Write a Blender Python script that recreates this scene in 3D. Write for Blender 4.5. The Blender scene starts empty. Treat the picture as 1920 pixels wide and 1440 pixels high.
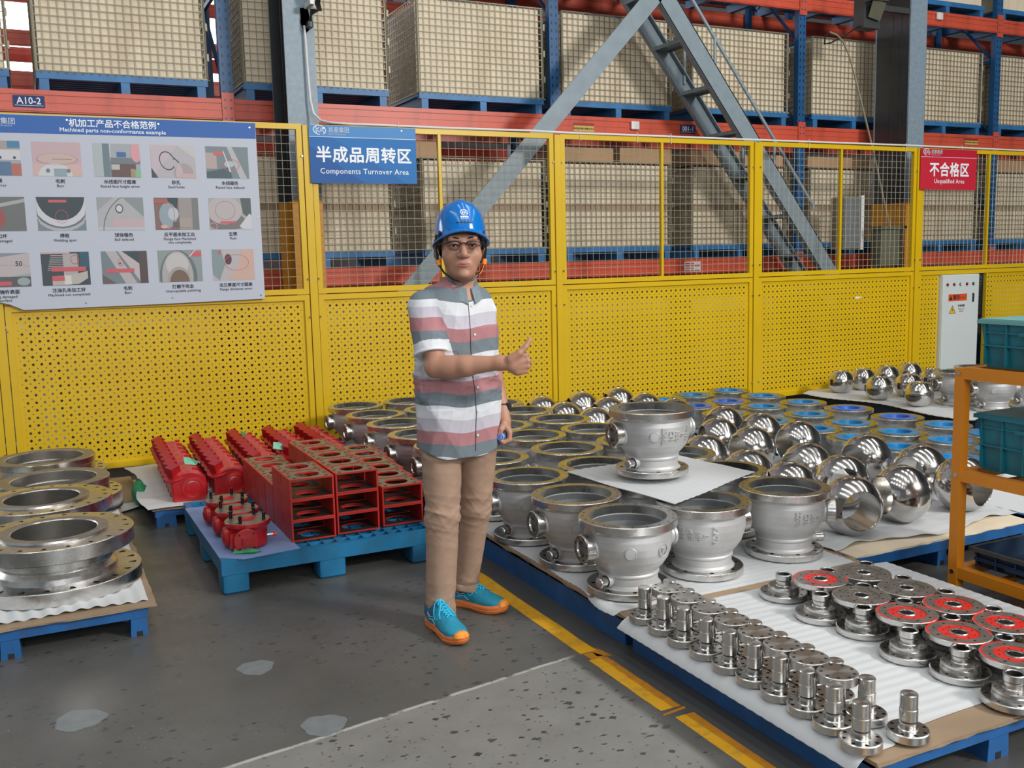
import bpy, math, random
import numpy as np
from mathutils import Matrix, Vector
random.seed(7); np.random.seed(7)
scene = bpy.context.scene
COL = scene.collection
PI = math.pi

# ------------------------------------------------------------------ camera
def smooth(pts, k=4, closed=False):
    P = [Vector(p) for p in pts]; n = len(P); out = []
    for i in range(n if closed else n-1):
        g = (lambda j: P[j % n]) if closed else (lambda j: P[min(max(j, 0), n-1)])
        p0, p1, p2, p3 = g(i-1), g(i), g(i+1), g(i+2)
        for q in range(k):
            t = q/k; out.append(.5*((2*p1)+(p2-p0)*t+(2*p0-5*p1+4*p2-p3)*t*t+(3*p1-p0-3*p2+p3)*t**3))
    if not closed: out.append(P[-1])
    return [tuple(v) for v in out]
cam_d = bpy.data.cameras.new('camera'); cam = bpy.data.objects.new('camera', cam_d); COL.objects.link(cam)
cam_d.sensor_width = 36.0; cam_d.lens = 1821.86/1920*36.0; cam_d.clip_start = .05; cam_d.clip_end = 200
_R = Vector((.89740738, -.44057132, -.02359879)); _U = Vector((.07788907, .10555239, .99135866)); _F = Vector((.43427328, .89149067, -.12903918))
m4 = Matrix.Identity(4)
for i in range(3):
    m4[i][0] = _R[i]; m4[i][1] = _U[i]; m4[i][2] = -_F[i]
m4.translation = Vector((0, 0, 1.55)); cam.matrix_world = m4
scene.camera = cam
# ------------------------------------------------------------------ world, lights, exposure
scene.view_settings.view_transform = 'Standard'; scene.view_settings.look = 'None'
scene.view_settings.exposure = 0.12; scene.view_settings.gamma = 1.0; scene.view_settings.use_curve_mapping = False
W = bpy.data.worlds.new('world'); scene.world = W; W.use_nodes = True
bg = W.node_tree.nodes['Background']; bg.inputs[0].default_value = (.86, .93, 1, 1); bg.inputs[1].default_value = WORLD = .31

def area(name, loc, target, sx, sy, power, col=(1, 1, 1)):
    l = bpy.data.lights.new(name, 'AREA'); l.shape = 'RECTANGLE'; l.size = sx; l.size_y = sy; l.energy = power; l.color = col
    o = bpy.data.objects.new(name, l); COL.objects.link(o); o.location = loc
    o.rotation_euler = (Vector(target)-Vector(loc)).to_track_quat('-Z', 'Y').to_euler()
    return o
area('key_lamp', (7.5, -4.5, 6.0), (3.0, 5.5, .6), 1.7, 1.1, 800, (1, .98, .94))
area('front_fill_light', (0.5, -8.5, 5.0), (3.5, 7, 1.2), 6, 3.0, 500, (.96, .98, 1))  # frontal fill added behind the camera to lift the fence, no door
LAMPS = [-3.0, 0.2, 3.4, 6.6, 9.8]
for x in LAMPS:
    area('strip_lamp_light', (x, 0.4, 8.22), (x, 0.4, 0), .22, 12.0, 105, (1, .985, .95))

# ------------------------------------------------------------------ materials
def new_mat(name):
    m = bpy.data.materials.new(name); m.use_nodes = True
    nt = m.node_tree; b = nt.nodes['Principled BSDF']
    return m, nt, b
def N(nt, t, **kw):
    n = nt.nodes.new(t)
    for k, v in kw.items():
        if k.startswith('i_'): n.inputs[k[2:]].default_value = v
        else: setattr(n, k, v)
    return n
def mat(name, col, rough=.5, metal=0., var=.0, vscale=6., bump=0., bscale=60., rvar=0., dirt=None, dscale=3., damt=.5, spec=None, coat=0., stretch=None, alpha=None, emit=None):
    m, nt, b = new_mat(name); L = nt.links
    b.inputs['Base Color'].default_value = (*col, 1); b.inputs['Roughness'].default_value = rough; b.inputs['Metallic'].default_value = metal
    if spec is not None: b.inputs['Specular IOR Level'].default_value = spec
    if coat: b.inputs['Coat Weight'].default_value = coat; b.inputs['Coat Roughness'].default_value = .15
    if emit: b.inputs['Emission Color'].default_value = (*col, 1); b.inputs['Emission Strength'].default_value = emit
    src = None
    if var or bump or rvar or dirt:
        tc = N(nt, 'ShaderNodeTexCoord'); mp = N(nt, 'ShaderNodeMapping'); L.new(tc.outputs['Object'], mp.inputs[0])
        if stretch: mp.inputs['Scale'].default_value = stretch
        v = mp.outputs[0]
    if var:
        n = N(nt, 'ShaderNodeTexNoise', i_Scale=vscale, i_Detail=5.); L.new(v, n.inputs['Vector'])
        mx = N(nt, 'ShaderNodeMix', data_type='RGBA'); mr = N(nt, 'ShaderNodeMapRange'); L.new(n.outputs[0], mr.inputs[0])
        mr.inputs[1].default_value = .3; mr.inputs[2].default_value = .7
        L.new(mr.outputs[0], mx.inputs[0])
        mx.inputs[6].default_value = (*[max(0, c*(1-var)) for c in col], 1); mx.inputs[7].default_value = (*[min(1, c*(1+var)) for c in col], 1)
        src = mx.outputs[2]; L.new(src, b.inputs['Base Color'])
    if dirt:
        n = N(nt, 'ShaderNodeTexNoise', i_Scale=dscale, i_Detail=8., i_Roughness=.65); L.new(v, n.inputs['Vector'])
        mr = N(nt, 'ShaderNodeMapRange'); mr.inputs[1].default_value = .5; mr.inputs[2].default_value = .72; mr.inputs[4].default_value = damt
        L.new(n.outputs[0], mr.inputs[0]); mx = N(nt, 'ShaderNodeMix', data_type='RGBA'); L.new(mr.outputs[0], mx.inputs[0])
        if src: L.new(src, mx.inputs[6])
        else: mx.inputs[6].default_value = (*col, 1)
        mx.inputs[7].default_value = (*dirt, 1); L.new(mx.outputs[2], b.inputs['Base Color'])
    if rvar:
        n = N(nt, 'ShaderNodeTexNoise', i_Scale=vscale*1.7, i_Detail=3.); L.new(v, n.inputs['Vector'])
        mr = N(nt, 'ShaderNodeMapRange'); mr.inputs[1].default_value = .3; mr.inputs[2].default_value = .7
        mr.inputs[3].default_value = max(.02, rough-rvar); mr.inputs[4].default_value = rough+rvar
        L.new(n.outputs[0], mr.inputs[0]); L.new(mr.outputs[0], b.inputs['Roughness'])
    if bump:
        n = N(nt, 'ShaderNodeTexNoise', i_Scale=bscale, i_Detail=3.); L.new(v, n.inputs['Vector'])
        bp = N(nt, 'ShaderNodeBump', i_Strength=bump, i_Distance=.003); L.new(n.outputs[0], bp.inputs['Height']); L.new(bp.outputs[0], b.inputs['Normal'])
    return m
def aniso(m, amt, axis='Z'):
    nt = m.node_tree; b = nt.nodes['Principled BSDF']; t = nt.nodes.new('ShaderNodeTangent'); t.direction_type = 'RADIAL'; t.axis = axis
    b.inputs['Anisotropic'].default_value = amt; nt.links.new(t.outputs[0], b.inputs['Tangent']); return m
def print_mat(name, rough=.45):
    m, nt, b = new_mat(name); a = N(nt, 'ShaderNodeAttribute', attribute_name='Col'); nt.links.new(a.outputs['Color'], b.inputs['Base Color'])
    b.inputs['Roughness'].default_value = rough
    return m
M = {}
M['yellow'] = mat('yellow_paint', (.67, .435, .008), .34, var=.05, vscale=2, bump=.05, bscale=200)
M['wire'] = mat('mesh_wire', (.50, .47, .36), .45, .4)
M['blue'] = mat('blue_steel_paint', (.012, .105, .31), .45, var=.2, vscale=9, dirt=(.05, .05, .05), dscale=11, damt=.45)
M['deepblue'] = mat('rack_blue_paint', (.02, .10, .25), .4, var=.15, vscale=4)
M['palblue'] = mat('cage_base_blue', (.035, .17, .40), .45, var=.2, vscale=5)
M['plblue'] = mat('blue_plastic', (.010, .155, .32), .42, var=.18, vscale=7, dirt=(.03, .09, .14), dscale=9, damt=.7, bump=.15, bscale=60)
M['red'] = mat('rack_red_paint', (.64, .10, .055), .38, var=.12, vscale=2, dirt=(.25, .04, .03), dscale=5, damt=.5, stretch=(1, 1, .25))
M['partred'] = mat('enamel_red', (.40, .010, .013), .3, var=.15, vscale=12, coat=.15)
M['boxred'] = mat('primer_red', (.42, .020, .014), .42, var=.2, vscale=8, dirt=(.25, .03, .02), dscale=20, damt=.4)
M['machined'] = mat('machined_grey', (.23, .21, .19), .38, .6, var=.25, vscale=30)
M['orange'] = mat('orange_paint', (.70, .24, .012), .4, var=.06, vscale=5)
M['hazard'] = mat('column_orange', (.62, .27, .01), .45, var=.1, vscale=3)
M['colgrey'] = mat('column_grey', (.22, .29, .35), .42, var=.12, vscale=25, bump=.1, bscale=150)
M['stairgrey'] = mat('stair_grey', (.23, .29, .33), .42, var=.08, vscale=10)
M['steel'] = aniso(mat('turned_steel', (.66, .65, .63), .27, 1., var=.12, vscale=14, rvar=.06), .65)
M['faced'] = aniso(mat('lathe_faced_steel', (.58, .57, .55), .32, 1., var=.1, vscale=14), .75)
M['mirror'] = mat('polished_ball_steel', (.62, .60, .58), .15, 1., var=.08, vscale=5, rvar=.05, bump=.03, bscale=7)
M['bore'] = mat('honed_bore_steel', (.60, .58, .55), .24, 1., var=.08, vscale=10, bump=.12, bscale=40, stretch=(1, 1, 12))
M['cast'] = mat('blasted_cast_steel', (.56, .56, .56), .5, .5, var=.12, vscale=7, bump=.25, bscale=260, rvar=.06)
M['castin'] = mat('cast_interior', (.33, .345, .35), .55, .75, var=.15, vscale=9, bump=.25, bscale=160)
M['colshade'] = mat('column_shade', (.035, .038, .042), .3, var=.1, vscale=6)  # shaded column sides: the shade is put into this near-black colour
M['inshade'] = mat('bracket_inside_shade', (.035, .03, .027), .45, .3, var=.3, vscale=12)  # shade inside the red brackets, put into the colour as near black
M['forged'] = mat('forged_flange_steel', (.45, .44, .42), .24, 1., var=.16, vscale=5, rvar=.07, bump=.03, bscale=18)
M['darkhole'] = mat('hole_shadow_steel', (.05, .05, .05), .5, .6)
M['foam'] = mat('white_foam', (.60, .62, .635), .62, var=.04, vscale=3)
M['film'] = mat('grey_film', (.45, .47, .47), .5, var=.1, vscale=4)
M['tarp'] = mat('blue_foam', (.19, .28, .52), .6, var=.08, vscale=6, dirt=(.2, .22, .26), dscale=5, damt=.6)
M['ply'] = mat('crate_plywood', (.80, .69, .52), .65, var=.1, vscale=4, dirt=(.55, .42, .28), dscale=2.5, damt=.55, stretch=(1, 1, .35))
M['ply2'] = mat('pallet_board', (.31, .22, .14), .65, var=.16, vscale=5, dirt=(.22, .15, .1), dscale=7, damt=.5, stretch=(.4, 1, 1))
M['slat'] = mat('crate_slat', (.42, .29, .19), .7, var=.15, vscale=6)
M['card'] = mat('cardboard', (.42, .26, .14), .75, var=.1, vscale=3)
M['galv'] = mat('galvanised_wire', (.30, .27, .19), .45, .3)
M['bluefilm'] = mat('blue_film', (.008, .20, .46), .3, var=.25, vscale=8, bump=.1, bscale=30)
M['bluefilm2'] = mat('deep_blue_film', (.02, .13, .52), .3, var=.3, vscale=8, bump=.1, bscale=30)
M['redmark'] = mat('red_marking_paint', (.72, .03, .025), .4, .2, var=.15, vscale=20)
M['teal'] = mat('teal_plastic', (.008, .17, .23), .38, var=.15, vscale=6, dirt=(.03, .06, .06), dscale=6, damt=.6)
M['teallid'] = mat('pale_teal_plastic', (.16, .40, .40), .4, var=.08, vscale=6)
M['navybin'] = mat('navy_plastic', (.006, .025, .06), .45, var=.2, vscale=6)
M['black'] = mat('black_plastic', (.012, .012, .013), .4)
M['stud'] = mat('black_stud', (.014, .014, .015), .35, .4)
M['white'] = mat('white_plastic', (.75, .75, .73), .4)
M['cabinet'] = mat('cabinet_enamel', (.62, .68, .68), .35, var=.02, vscale=3)
M['green'] = mat('green_tag', (.03, .30, .13), .5, var=.2, vscale=20)
M['paletag'] = mat('pale_green_tag', (.20, .52, .36), .5, var=.1, vscale=20)
M['darkgrey'] = mat('dark_grey_box', (.045, .05, .05), .5)
M['olive'] = mat('olive_box', (.12, .12, .08), .55, var=.1, vscale=5)
M['print'] = print_mat('printed_colour'); M['matte'] = print_mat('matt_print', .6)
M['text'] = mat('white_lettering', (.85, .88, .92), .5); M['ink'] = mat('black_ink', (.02, .02, .035), .6); M['logo'] = mat('pale_lettering', (.55, .62, .72), .5)
M['redink'] = mat('red_ink', (.6, .06, .06), .6)
M['roof'] = mat('roof_sheet', (.36, .38, .40), .6, var=.1, vscale=1)
M['wall'] = mat('hall_wall_sheet', (.33, .36, .38), .6, var=.08, vscale=1)
M['daylight'] = mat('daylit_glazing', (.95, .98, 1), .5, emit=5.5)
M['lampglow'] = mat('lamp_diffuser', (1, .98, .94), .5, emit=3.)
M['black_paint'] = mat('dark_paint', (.02, .02, .02), .5)
M['lineyel'] = mat('floor_line_yellow', (.70, .36, .008), .42, var=.08, vscale=9, dirt=(.16, .12, .05), dscale=16, damt=.55, bump=.1, bscale=80)
M['lineor'] = mat('floor_line_orange', (.50, .20, .008), .45, var=.1, vscale=9, dirt=(.1, .07, .04), dscale=16, damt=.55)
M['patch'] = mat('grout_patch', (.165, .185, .19), .45, var=.1, vscale=22)

def floor_mat():
    m, nt, b = new_mat('terrazzo_concrete'); L = nt.links
    tc = N(nt, 'ShaderNodeTexCoord'); V = tc.outputs['Object']
    def noise(s, d=6, r=.6, v=V):
        n = N(nt, 'ShaderNodeTexNoise', i_Scale=s, i_Detail=float(d), i_Roughness=r); L.new(v, n.inputs['Vector']); return n.outputs[0]
    def rng(x, a, b_, c=0., d=1.):
        n = N(nt, 'ShaderNodeMapRange'); L.new(x, n.inputs[0])
        for i, q in zip((1, 2, 3, 4), (a, b_, c, d)): n.inputs[i].default_value = q
        return n.outputs[0]
    def mix(f, a, c):
        n = N(nt, 'ShaderNodeMix', data_type='RGBA'); L.new(f, n.inputs[0])
        for i, q in ((6, a), (7, c)):
            if isinstance(q, tuple): n.inputs[i].default_value = (*q, 1)
            else: L.new(q, n.inputs[i])
        return n.outputs[2]
    def math_(op, a, c=None):
        n = N(nt, 'ShaderNodeMath', operation=op)
        for i, q in enumerate((a, c)):
            if q is None: continue
            if isinstance(q, (int, float)): n.inputs[i].default_value = q
            else: L.new(q, n.inputs[i])
        return n.outputs[0]
    base = mix(rng(noise(.9, 5), .35, .68), (.062, .061, .056), (.125, .124, .116))
    base = mix(rng(noise(7, 8, .7), .3, .7, 0, .5), base, (.095, .094, .087))
    sep = N(nt, 'ShaderNodeSeparateXYZ'); L.new(V, sep.inputs[0]); X, Y = sep.outputs[0], sep.outputs[1]
    # newer, lighter slab on the near side of the joint  (y < 2.87 + .16 x) and x < 1.76
    j = math_('SUBTRACT', math_('MULTIPLY', X, .16), math_('SUBTRACT', Y, 2.885))
    j = math_('ADD', j, math_('MULTIPLY', math_('SUBTRACT', noise(5), .5), .02))
    light = math_('MULTIPLY', rng(j, -.004, .004), rng(X, 1.74, 1.77, 1, 0))
    base = mix(math_('MULTIPLY', light, .75), base, mix(rng(noise(3.5, 7), .3, .7), (.19, .187, .175), (.27, .265, .25)))
    # whitish joint
    jl = math_('MULTIPLY', rng(math_('ABSOLUTE', j), .004, .012, 1, 0), rng(noise(9), .42, .5))
    jl = math_('MULTIPLY', jl, math_('MULTIPLY', rng(X, 1.72, 1.8, 1, 0), rng(X, .1, .35)))
    # aggregate chips
    def chips(scale, thr, prob, seed):
        wv = N(nt, 'ShaderNodeMapping'); L.new(V, wv.inputs[0]); wv.inputs['Location'].default_value = (seed, seed*2, 0); wv.inputs['Scale'].default_value = (1, 1.5, 1)
        nn = N(nt, 'ShaderNodeTexNoise', i_Scale=22., i_Detail=3.); L.new(V, nn.inputs['Vector'])
        ad = N(nt, 'ShaderNodeMixRGB', blend_type='ADD'); ad.inputs[0].default_value = .035; L.new(wv.outputs[0], ad.inputs[1]); L.new(nn.outputs['Color'], ad.inputs[2])
        v = N(nt, 'ShaderNodeTexVoronoi', i_Scale=scale, distance='MINKOWSKI'); v.inputs['Exponent'].default_value = 1.1; L.new(ad.outputs[0], v.inputs['Vector'])
        sp = N(nt, 'ShaderNodeSeparateColor'); L.new(v.outputs['Color'], sp.inputs[0])
        size = math_('MULTIPLY', sp.outputs[1], thr)
        return math_('MULTIPLY', math_('LESS_THAN', v.outputs['Distance'], size), math_('LESS_THAN', sp.outputs[0], prob)), sp.outputs[2]
    zone = rng(noise(1.1, 3), .42, .6, .25, 1)
    c1, t1 = chips(24, .55, .5, 3.1)
    c1 = math_('MULTIPLY', c1, rng(zone, .3, .5))
    base = mix(c1, base, mix(t1, (.022, .025, .026), (.085, .10, .10)))
    c2, t2 = chips(48, .42, .33, 8.3)
    base = mix(c2, base, mix(t2, (.03, .03, .03), (.10, .095, .08)))
    c3, t3 = chips(75, .22, .18, 1.7)
    base = mix(c3, base, (.36, .35, .31))
    base = mix(jl, base, (.42, .42, .38))
    # floor darkens from the yellow line on towards the pallets
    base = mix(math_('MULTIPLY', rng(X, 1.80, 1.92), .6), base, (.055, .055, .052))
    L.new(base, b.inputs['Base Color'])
    L.new(rng(noise(4, 5), .3, .7, .32, .5), b.inputs['Roughness'])
    bp = N(nt, 'ShaderNodeBump', i_Strength=.12, i_Distance=.002); L.new(noise(45, 4), bp.inputs['Height']); L.new(bp.outputs[0], b.inputs['Normal'])
    return m
M['floor'] = floor_mat()

# ------------------------------------------------------------------ mesh builder
class MB:
    def __init__(s): s.v = []; s.f = []; s.m = []; s.mats = []; s.c = []; s.n = 0
    def mi(s, k):
        if k not in s.mats: s.mats.append(k)
        return s.mats.index(k)
    def add(s, v, f, mk='steel', T=None, col=None):
        if T is not None: v = [tuple(T @ Vector(p)) for p in v]
        i = s.mi(mk); b = s.n
        s.v.extend([tuple(p) for p in v]); s.n += len(v)
        for q in f: s.f.append(tuple(b+k for k in q)); s.m.append(i); s.c.append(col or (1, 1, 1))
        return s
    def box(s, x0, x1, y0, y1, z0, z1, mk='steel', T=None, col=None, tx=0, ty=0):
        v = [(x0, y0, z0), (x1, y0, z0), (x1, y1, z0), (x0, y1, z0), (x0+tx, y0+ty, z1), (x1-tx, y0+ty, z1), (x1-tx, y1-ty, z1), (x0+tx, y1-ty, z1)]
        return s.add(v, [(0, 3, 2, 1), (4, 5, 6, 7), (0, 1, 5, 4), (1, 2, 6, 5), (2, 3, 7, 6), (3, 0, 4, 7)], mk, T, col)
    def bbox(s, x0, x1, y0, y1, z0, z1, r, mk='steel', T=None):
        """box with rounded vertical edges and a chamfered top"""
        def ring(ins, z):
            o = []
            for cx, cy, a0 in ((x1-r, y1-r, 0), (x0+r, y1-r, 90), (x0+r, y0+r, 180), (x1-r, y0+r, 270)):
                for k in range(3):
                    a = math.radians(a0+45*k); o.append((cx+(r-ins)*math.cos(a), cy+(r-ins)*math.sin(a), z))
            return o
        c = min(r*.6, .01)
        rs = [ring(c, z0), ring(0, z0+c), ring(0, z1-c), ring(c, z1)]
        return s.loft(rs, mk, T, cap=True)
    def loft(s, rings, mk='steel', T=None, cap=True, closed=True, col=None, cap0=None):
        n = len(rings[0]); v = [p for r in rings for p in r]; f = []
        for i in range(len(rings)-1):
            for j in range(n if closed else n-1):
                k = (j+1) % n; f.append((i*n+j, i*n+k, (i+1)*n+k, (i+1)*n+j))
        if cap:
            f.append(tuple(range(n-1, -1, -1))); f.append(tuple((len(rings)-1)*n+j for j in range(n)))
        return s.add(v, f, mk, T, col)
    def cyl(s, p0, p1, r0, r1=None, n=12, mk='steel', cap=True, T=None, col=None):
        r1 = r0 if r1 is None else r1; p0 = Vector(p0); p1 = Vector(p1); d = (p1-p0).normalized()
        a = d.orthogonal().normalized(); b = d.cross(a)
        R = [[tuple(p+a*(r*math.cos(2*PI*i/n))+b*(r*math.sin(2*PI*i/n))) for i in range(n)] for p, r in ((p0, r0), (p1, r1))]
        return s.loft(R, mk, T, cap, col=col)
    def tube(s, pts, r, n=8, mk='steel', T=None, cap=True, closed=False, col=None):
        P = [Vector(p) for p in pts]; m = len(P); R = []; up = None
        for i, p in enumerate(P):
            if closed: d = (P[(i+1) % m]-P[i-1])
            else: d = (P[min(i+1, m-1)]-P[max(i-1, 0)])
            d.normalize()
            if up is None: up = d.orthogonal().normalized()
            up = (up-d*up.dot(d)); up.normalize(); b = d.cross(up)
            rr = r[i] if isinstance(r, (list, tuple)) else r
            R.append([tuple(p+up*(rr*math.cos(2*PI*k/n))+b*(rr*math.sin(2*PI*k/n))) for k in range(n)])
        if closed: R.append(R[0])
        return s.loft(R, mk, T, cap and not closed, col=col)
    def lathe(s, prof, n=32, mk='steel', T=None, mats=None, a0=0):
        """prof: (r,z) list, revolved round z; mats: material per segment"""
        v = []; idx = []
        for r, z in prof:
            if r < 1e-6: idx.append([len(v)]*n); v.append((0, 0, z))
            else:
                idx.append(list(range(len(v), len(v)+n)))
                v += [(r*math.cos(2*PI*i/n+a0), r*math.sin(2*PI*i/n+a0), z) for i in range(n)]
        for q in range(len(prof)-1):
            f = []; A, B = idx[q], idx[q+1]
            for i in range(n):
                k = (i+1) % n; face = []
                for t in (A[i], A[k], B[k], B[i]):
                    if t not in face: face.append(t)
                if len(face) > 2: f.append(tuple(face))
            used = sorted({t for g in f for t in g}); mp = {t: i for i, t in enumerate(used)}
            s.add([v[t] for t in used], [tuple(mp[t] for t in g) for g in f], mats[q] if mats else mk, T)
        return s
    def annulus(s, r0, r1, z, N_, rh, rb, mk='steel', depth=.02, T=None, wall='darkhole', up=True, seg=3, flip=None, a0=0):
        """flat ring between r0 and r1 with N_ round bolt holes (radius rh, on circle rb)"""
        for q in range(N_):
            A0 = 2*PI*q/N_+a0; A1 = 2*PI*(q+1)/N_+a0; am = (A0+A1)/2
            outer = [(r1*math.cos(A0+(A1-A0)*k/seg), r1*math.sin(A0+(A1-A0)*k/seg)) for k in range(seg+1)]
            inner = [(r0*math.cos(A1+(A0-A1)*k/seg), r0*math.sin(A1+(A0-A1)*k/seg)) for k in range(seg+1)]
            bd = outer+inner; nb = len(bd); c = (rb*math.cos(am), rb*math.sin(am))
            hp = []
            for (x, y) in bd:
                a = math.atan2(y-c[1], x-c[0]); hp.append((c[0]+rh*math.cos(a), c[1]+rh*math.sin(a)))
            v = [(x, y, z) for x, y in bd]+[(x, y, z) for x, y in hp]+[(x, y, z-depth if up else z+depth) for x, y in hp]
            f1 = [(i, (i+1) % nb, nb+(i+1) % nb, nb+i) for i in range(nb)]
            f2 = [(nb+i, nb+(i+1) % nb, 2*nb+(i+1) % nb, 2*nb+i) for i in range(nb)]
            f3 = [tuple(2*nb+i for i in range(nb))]
            if not up: f1 = [g[::-1] for g in f1]; f2 = [g[::-1] for g in f2]; f3 = [g[::-1] for g in f3]
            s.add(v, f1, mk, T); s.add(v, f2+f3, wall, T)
        return s
    def mesh(s, name, angle=35):
        me = bpy.data.meshes.new(name); me.from_pydata(s.v, [], s.f)
        for k in s.mats: me.materials.append(M[k])
        me.polygons.foreach_set('material_index', np.array(s.m, 'i'))
        if any(k in ('print', 'matte') for k in s.mats):
            ca = me.color_attributes.new('Col', 'FLOAT_COLOR', 'CORNER'); arr = []
            for p, c in zip(me.polygons, s.c): arr += [c[0], c[1], c[2], 1.]*p.loop_total
            ca.data.foreach_set('color', np.array(arr, 'f'))
        if angle:
            me.polygons.foreach_set('use_smooth', np.ones(len(me.polygons), bool)); me.set_sharp_from_angle(angle=math.radians(angle))
        me.update(); return me
    def build(s, name, parent=None, angle=35, **kw):
        return obj(name, s.mesh(name, angle), parent, **kw)

def obj(name, me, parent=None, loc=(0, 0, 0), rot=(0, 0, 0), label=None, cat=None, group=None, kind=None):
    o = bpy.data.objects.new(name, me); COL.objects.link(o); o.parent = parent; o.location = loc; o.rotation_euler = rot
    return tag(o, label, cat, group, kind)
def tag(o, label=None, cat=None, group=None, kind=None):
    for k, v in (('label', label), ('category', cat), ('group', group), ('kind', kind)):
        if v: o[k] = v
    return o
def thing(name, label, cat, loc=(0, 0, 0), rz=0, group=None, kind=None):
    return obj(name, None, None, loc, (0, 0, rz), label, cat, group, kind)
KIDS = {}
def copy_tree(o, loc=None, rz=None, label=None, parent=None, rot=None):
    c = o.copy(); COL.objects.link(c)
    if parent is not None: c.parent = parent
    if loc is not None: c.location = loc
    if rz is not None: c.rotation_euler = (0, 0, rz)
    if rot is not None: c.rotation_euler = rot
    if label: c['label'] = label
    for ch in KIDS.get(o.name, None) or [x for x in COL.objects if x.parent == o]: copy_tree(ch, parent=c)
    return c
def kids(o):
    KIDS[o.name] = [x for x in COL.objects if x.parent == o]
    for k in KIDS[o.name]: KIDS[k.name] = [x for x in COL.objects if x.parent == k]
ORD = ['first', 'second', 'third', 'fourth', 'fifth', 'sixth', 'seventh', 'eighth', 'ninth', 'tenth', 'eleventh', 'twelfth']
def RT(loc=(0, 0, 0), rx=0, ry=0, rz=0): return Matrix.Translation(loc) @ Matrix.Rotation(rz, 4, 'Z') @ Matrix.Rotation(ry, 4, 'Y') @ Matrix.Rotation(rx, 4, 'X')

def text_mesh(txt, size, bold=.0, extrude=0., align='CENTER', mk='text', spacing=1., name='lettering', sx=1.):
    cu = bpy.data.curves.new('txt', 'FONT'); cu.body = txt; cu.size = size; cu.align_x = align; cu.extrude = extrude; cu.space_character = spacing
    cu.resolution_u = 2
    o = bpy.data.objects.new('txt', cu); COL.objects.link(o)
    dg = bpy.context.evaluated_depsgraph_get(); dg.update()
    me = bpy.data.meshes.new_from_object(o.evaluated_get(dg)); bpy.data.objects.remove(o); bpy.data.curves.remove(cu)
    n = len(me.vertices); co = np.empty(n*3, 'f'); me.vertices.foreach_get('co', co); co = co.reshape(-1, 3); co[:, 0] *= sx
    fs = [tuple(p.vertices) for p in me.polygons]
    if bold:      # heavier strokes: the same glyphs laid over each other with tiny shifts
        sh = [(math.cos(q)*bold, math.sin(q)*bold) for q in np.linspace(0, 2*PI, 9)[:8]]+[(0, 0)]
    else: sh = [(0, 0)]
    V = np.concatenate([co+np.array([x, y, .00012*k], 'f') for k, (x, y) in enumerate(sh)]); F_ = [tuple(v+n*k for v in f) for k in range(len(sh)) for f in fs]
    me2 = bpy.data.meshes.new(name); me2.from_pydata(V.tolist(), [], F_); me2.materials.append(M[mk]); bpy.data.meshes.remove(me); me2.update()
    return me2
def put_text(txt, x, y, z, size, parent, mk='text', bold=.0, align='CENTER', name='lettering', spacing=1., sx=1.):
    """lettering standing on a vertical face that looks towards -Y; (x, z) is the baseline point"""
    return obj(name, text_mesh(txt, size, bold, 0., align, mk, spacing, name, sx), parent, (x, y, z), (PI/2, 0, 0))
# ================================================================== the hall
S = MB(); S.box(-16, 26, -12, 20, -.3, 0, 'floor'); S.build('floor', angle=0, kind='structure', label='grey ground concrete floor with dark stone chips', cat='floor')
S = MB(); S.box(-16, 26, -12, 20, 10, 10.15, 'roof')
S.build('ceiling', angle=0, kind='structure', label='grey sheet roof high above the hall', cat='ceiling')
S = MB(); S.box(-16, 26, 18, 18.2, 0, 3.9, 'wall').box(-16, 26, 18, 18.2, 7.5, 10, 'wall').box(3.2, 26, 18, 18.2, 3.9, 7.5, 'wall')
S.build('wall_back', angle=0, kind='structure', label='grey sheet wall far behind the racks', cat='wall')
S = MB(); S.box(-16, 3.2, 18.05, 18.15, 3.9, 7.5, 'daylight')
S.build('window_1', angle=0, kind='structure', label='bright white daylit glazing high behind the racks', cat='window')
S = MB(); S.box(-16, 26, -12.2, -12, 0, 2.2, 'wall').box(-16, 26, -12.2, -12, 5.2, 10, 'wall').box(-16, -3, -12.2, -12, 2.2, 5.2, 'wall').box(9, 26, -12.2, -12, 2.2, 5.2, 'wall')
S.build('wall_front', angle=0, kind='structure', label='grey sheet wall behind the photographer', cat='wall')
S = MB(); S.box(25.8, 26, -12, 20, 0, 10, 'wall'); S.build('wall_right', angle=0, kind='structure', label='grey sheet end wall beyond the staircase', cat='wall')
for x, lab in zip(LAMPS, ('over the flange stacks side', 'over the walkway', 'over the valve bodies', 'over the small polished balls', 'over the cabinet side')):
    lamp = thing('strip_lamp', 'long white strip lamp under the roof '+lab, 'lamp', (x, .4, 8.24), 0, 'strip lamps under the roof')
    S = MB(); S.box(-.13, .13, -6.05, 6.05, 0, .07, 'white'); S.build('housing', lamp, 0)
    for y in (-4, 0, 4): S = MB(); S.cyl((0, y, .07), (0, y, 1.76), .01, n=6, mk='steel'); S.build('hanger', lamp, 0)

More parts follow.
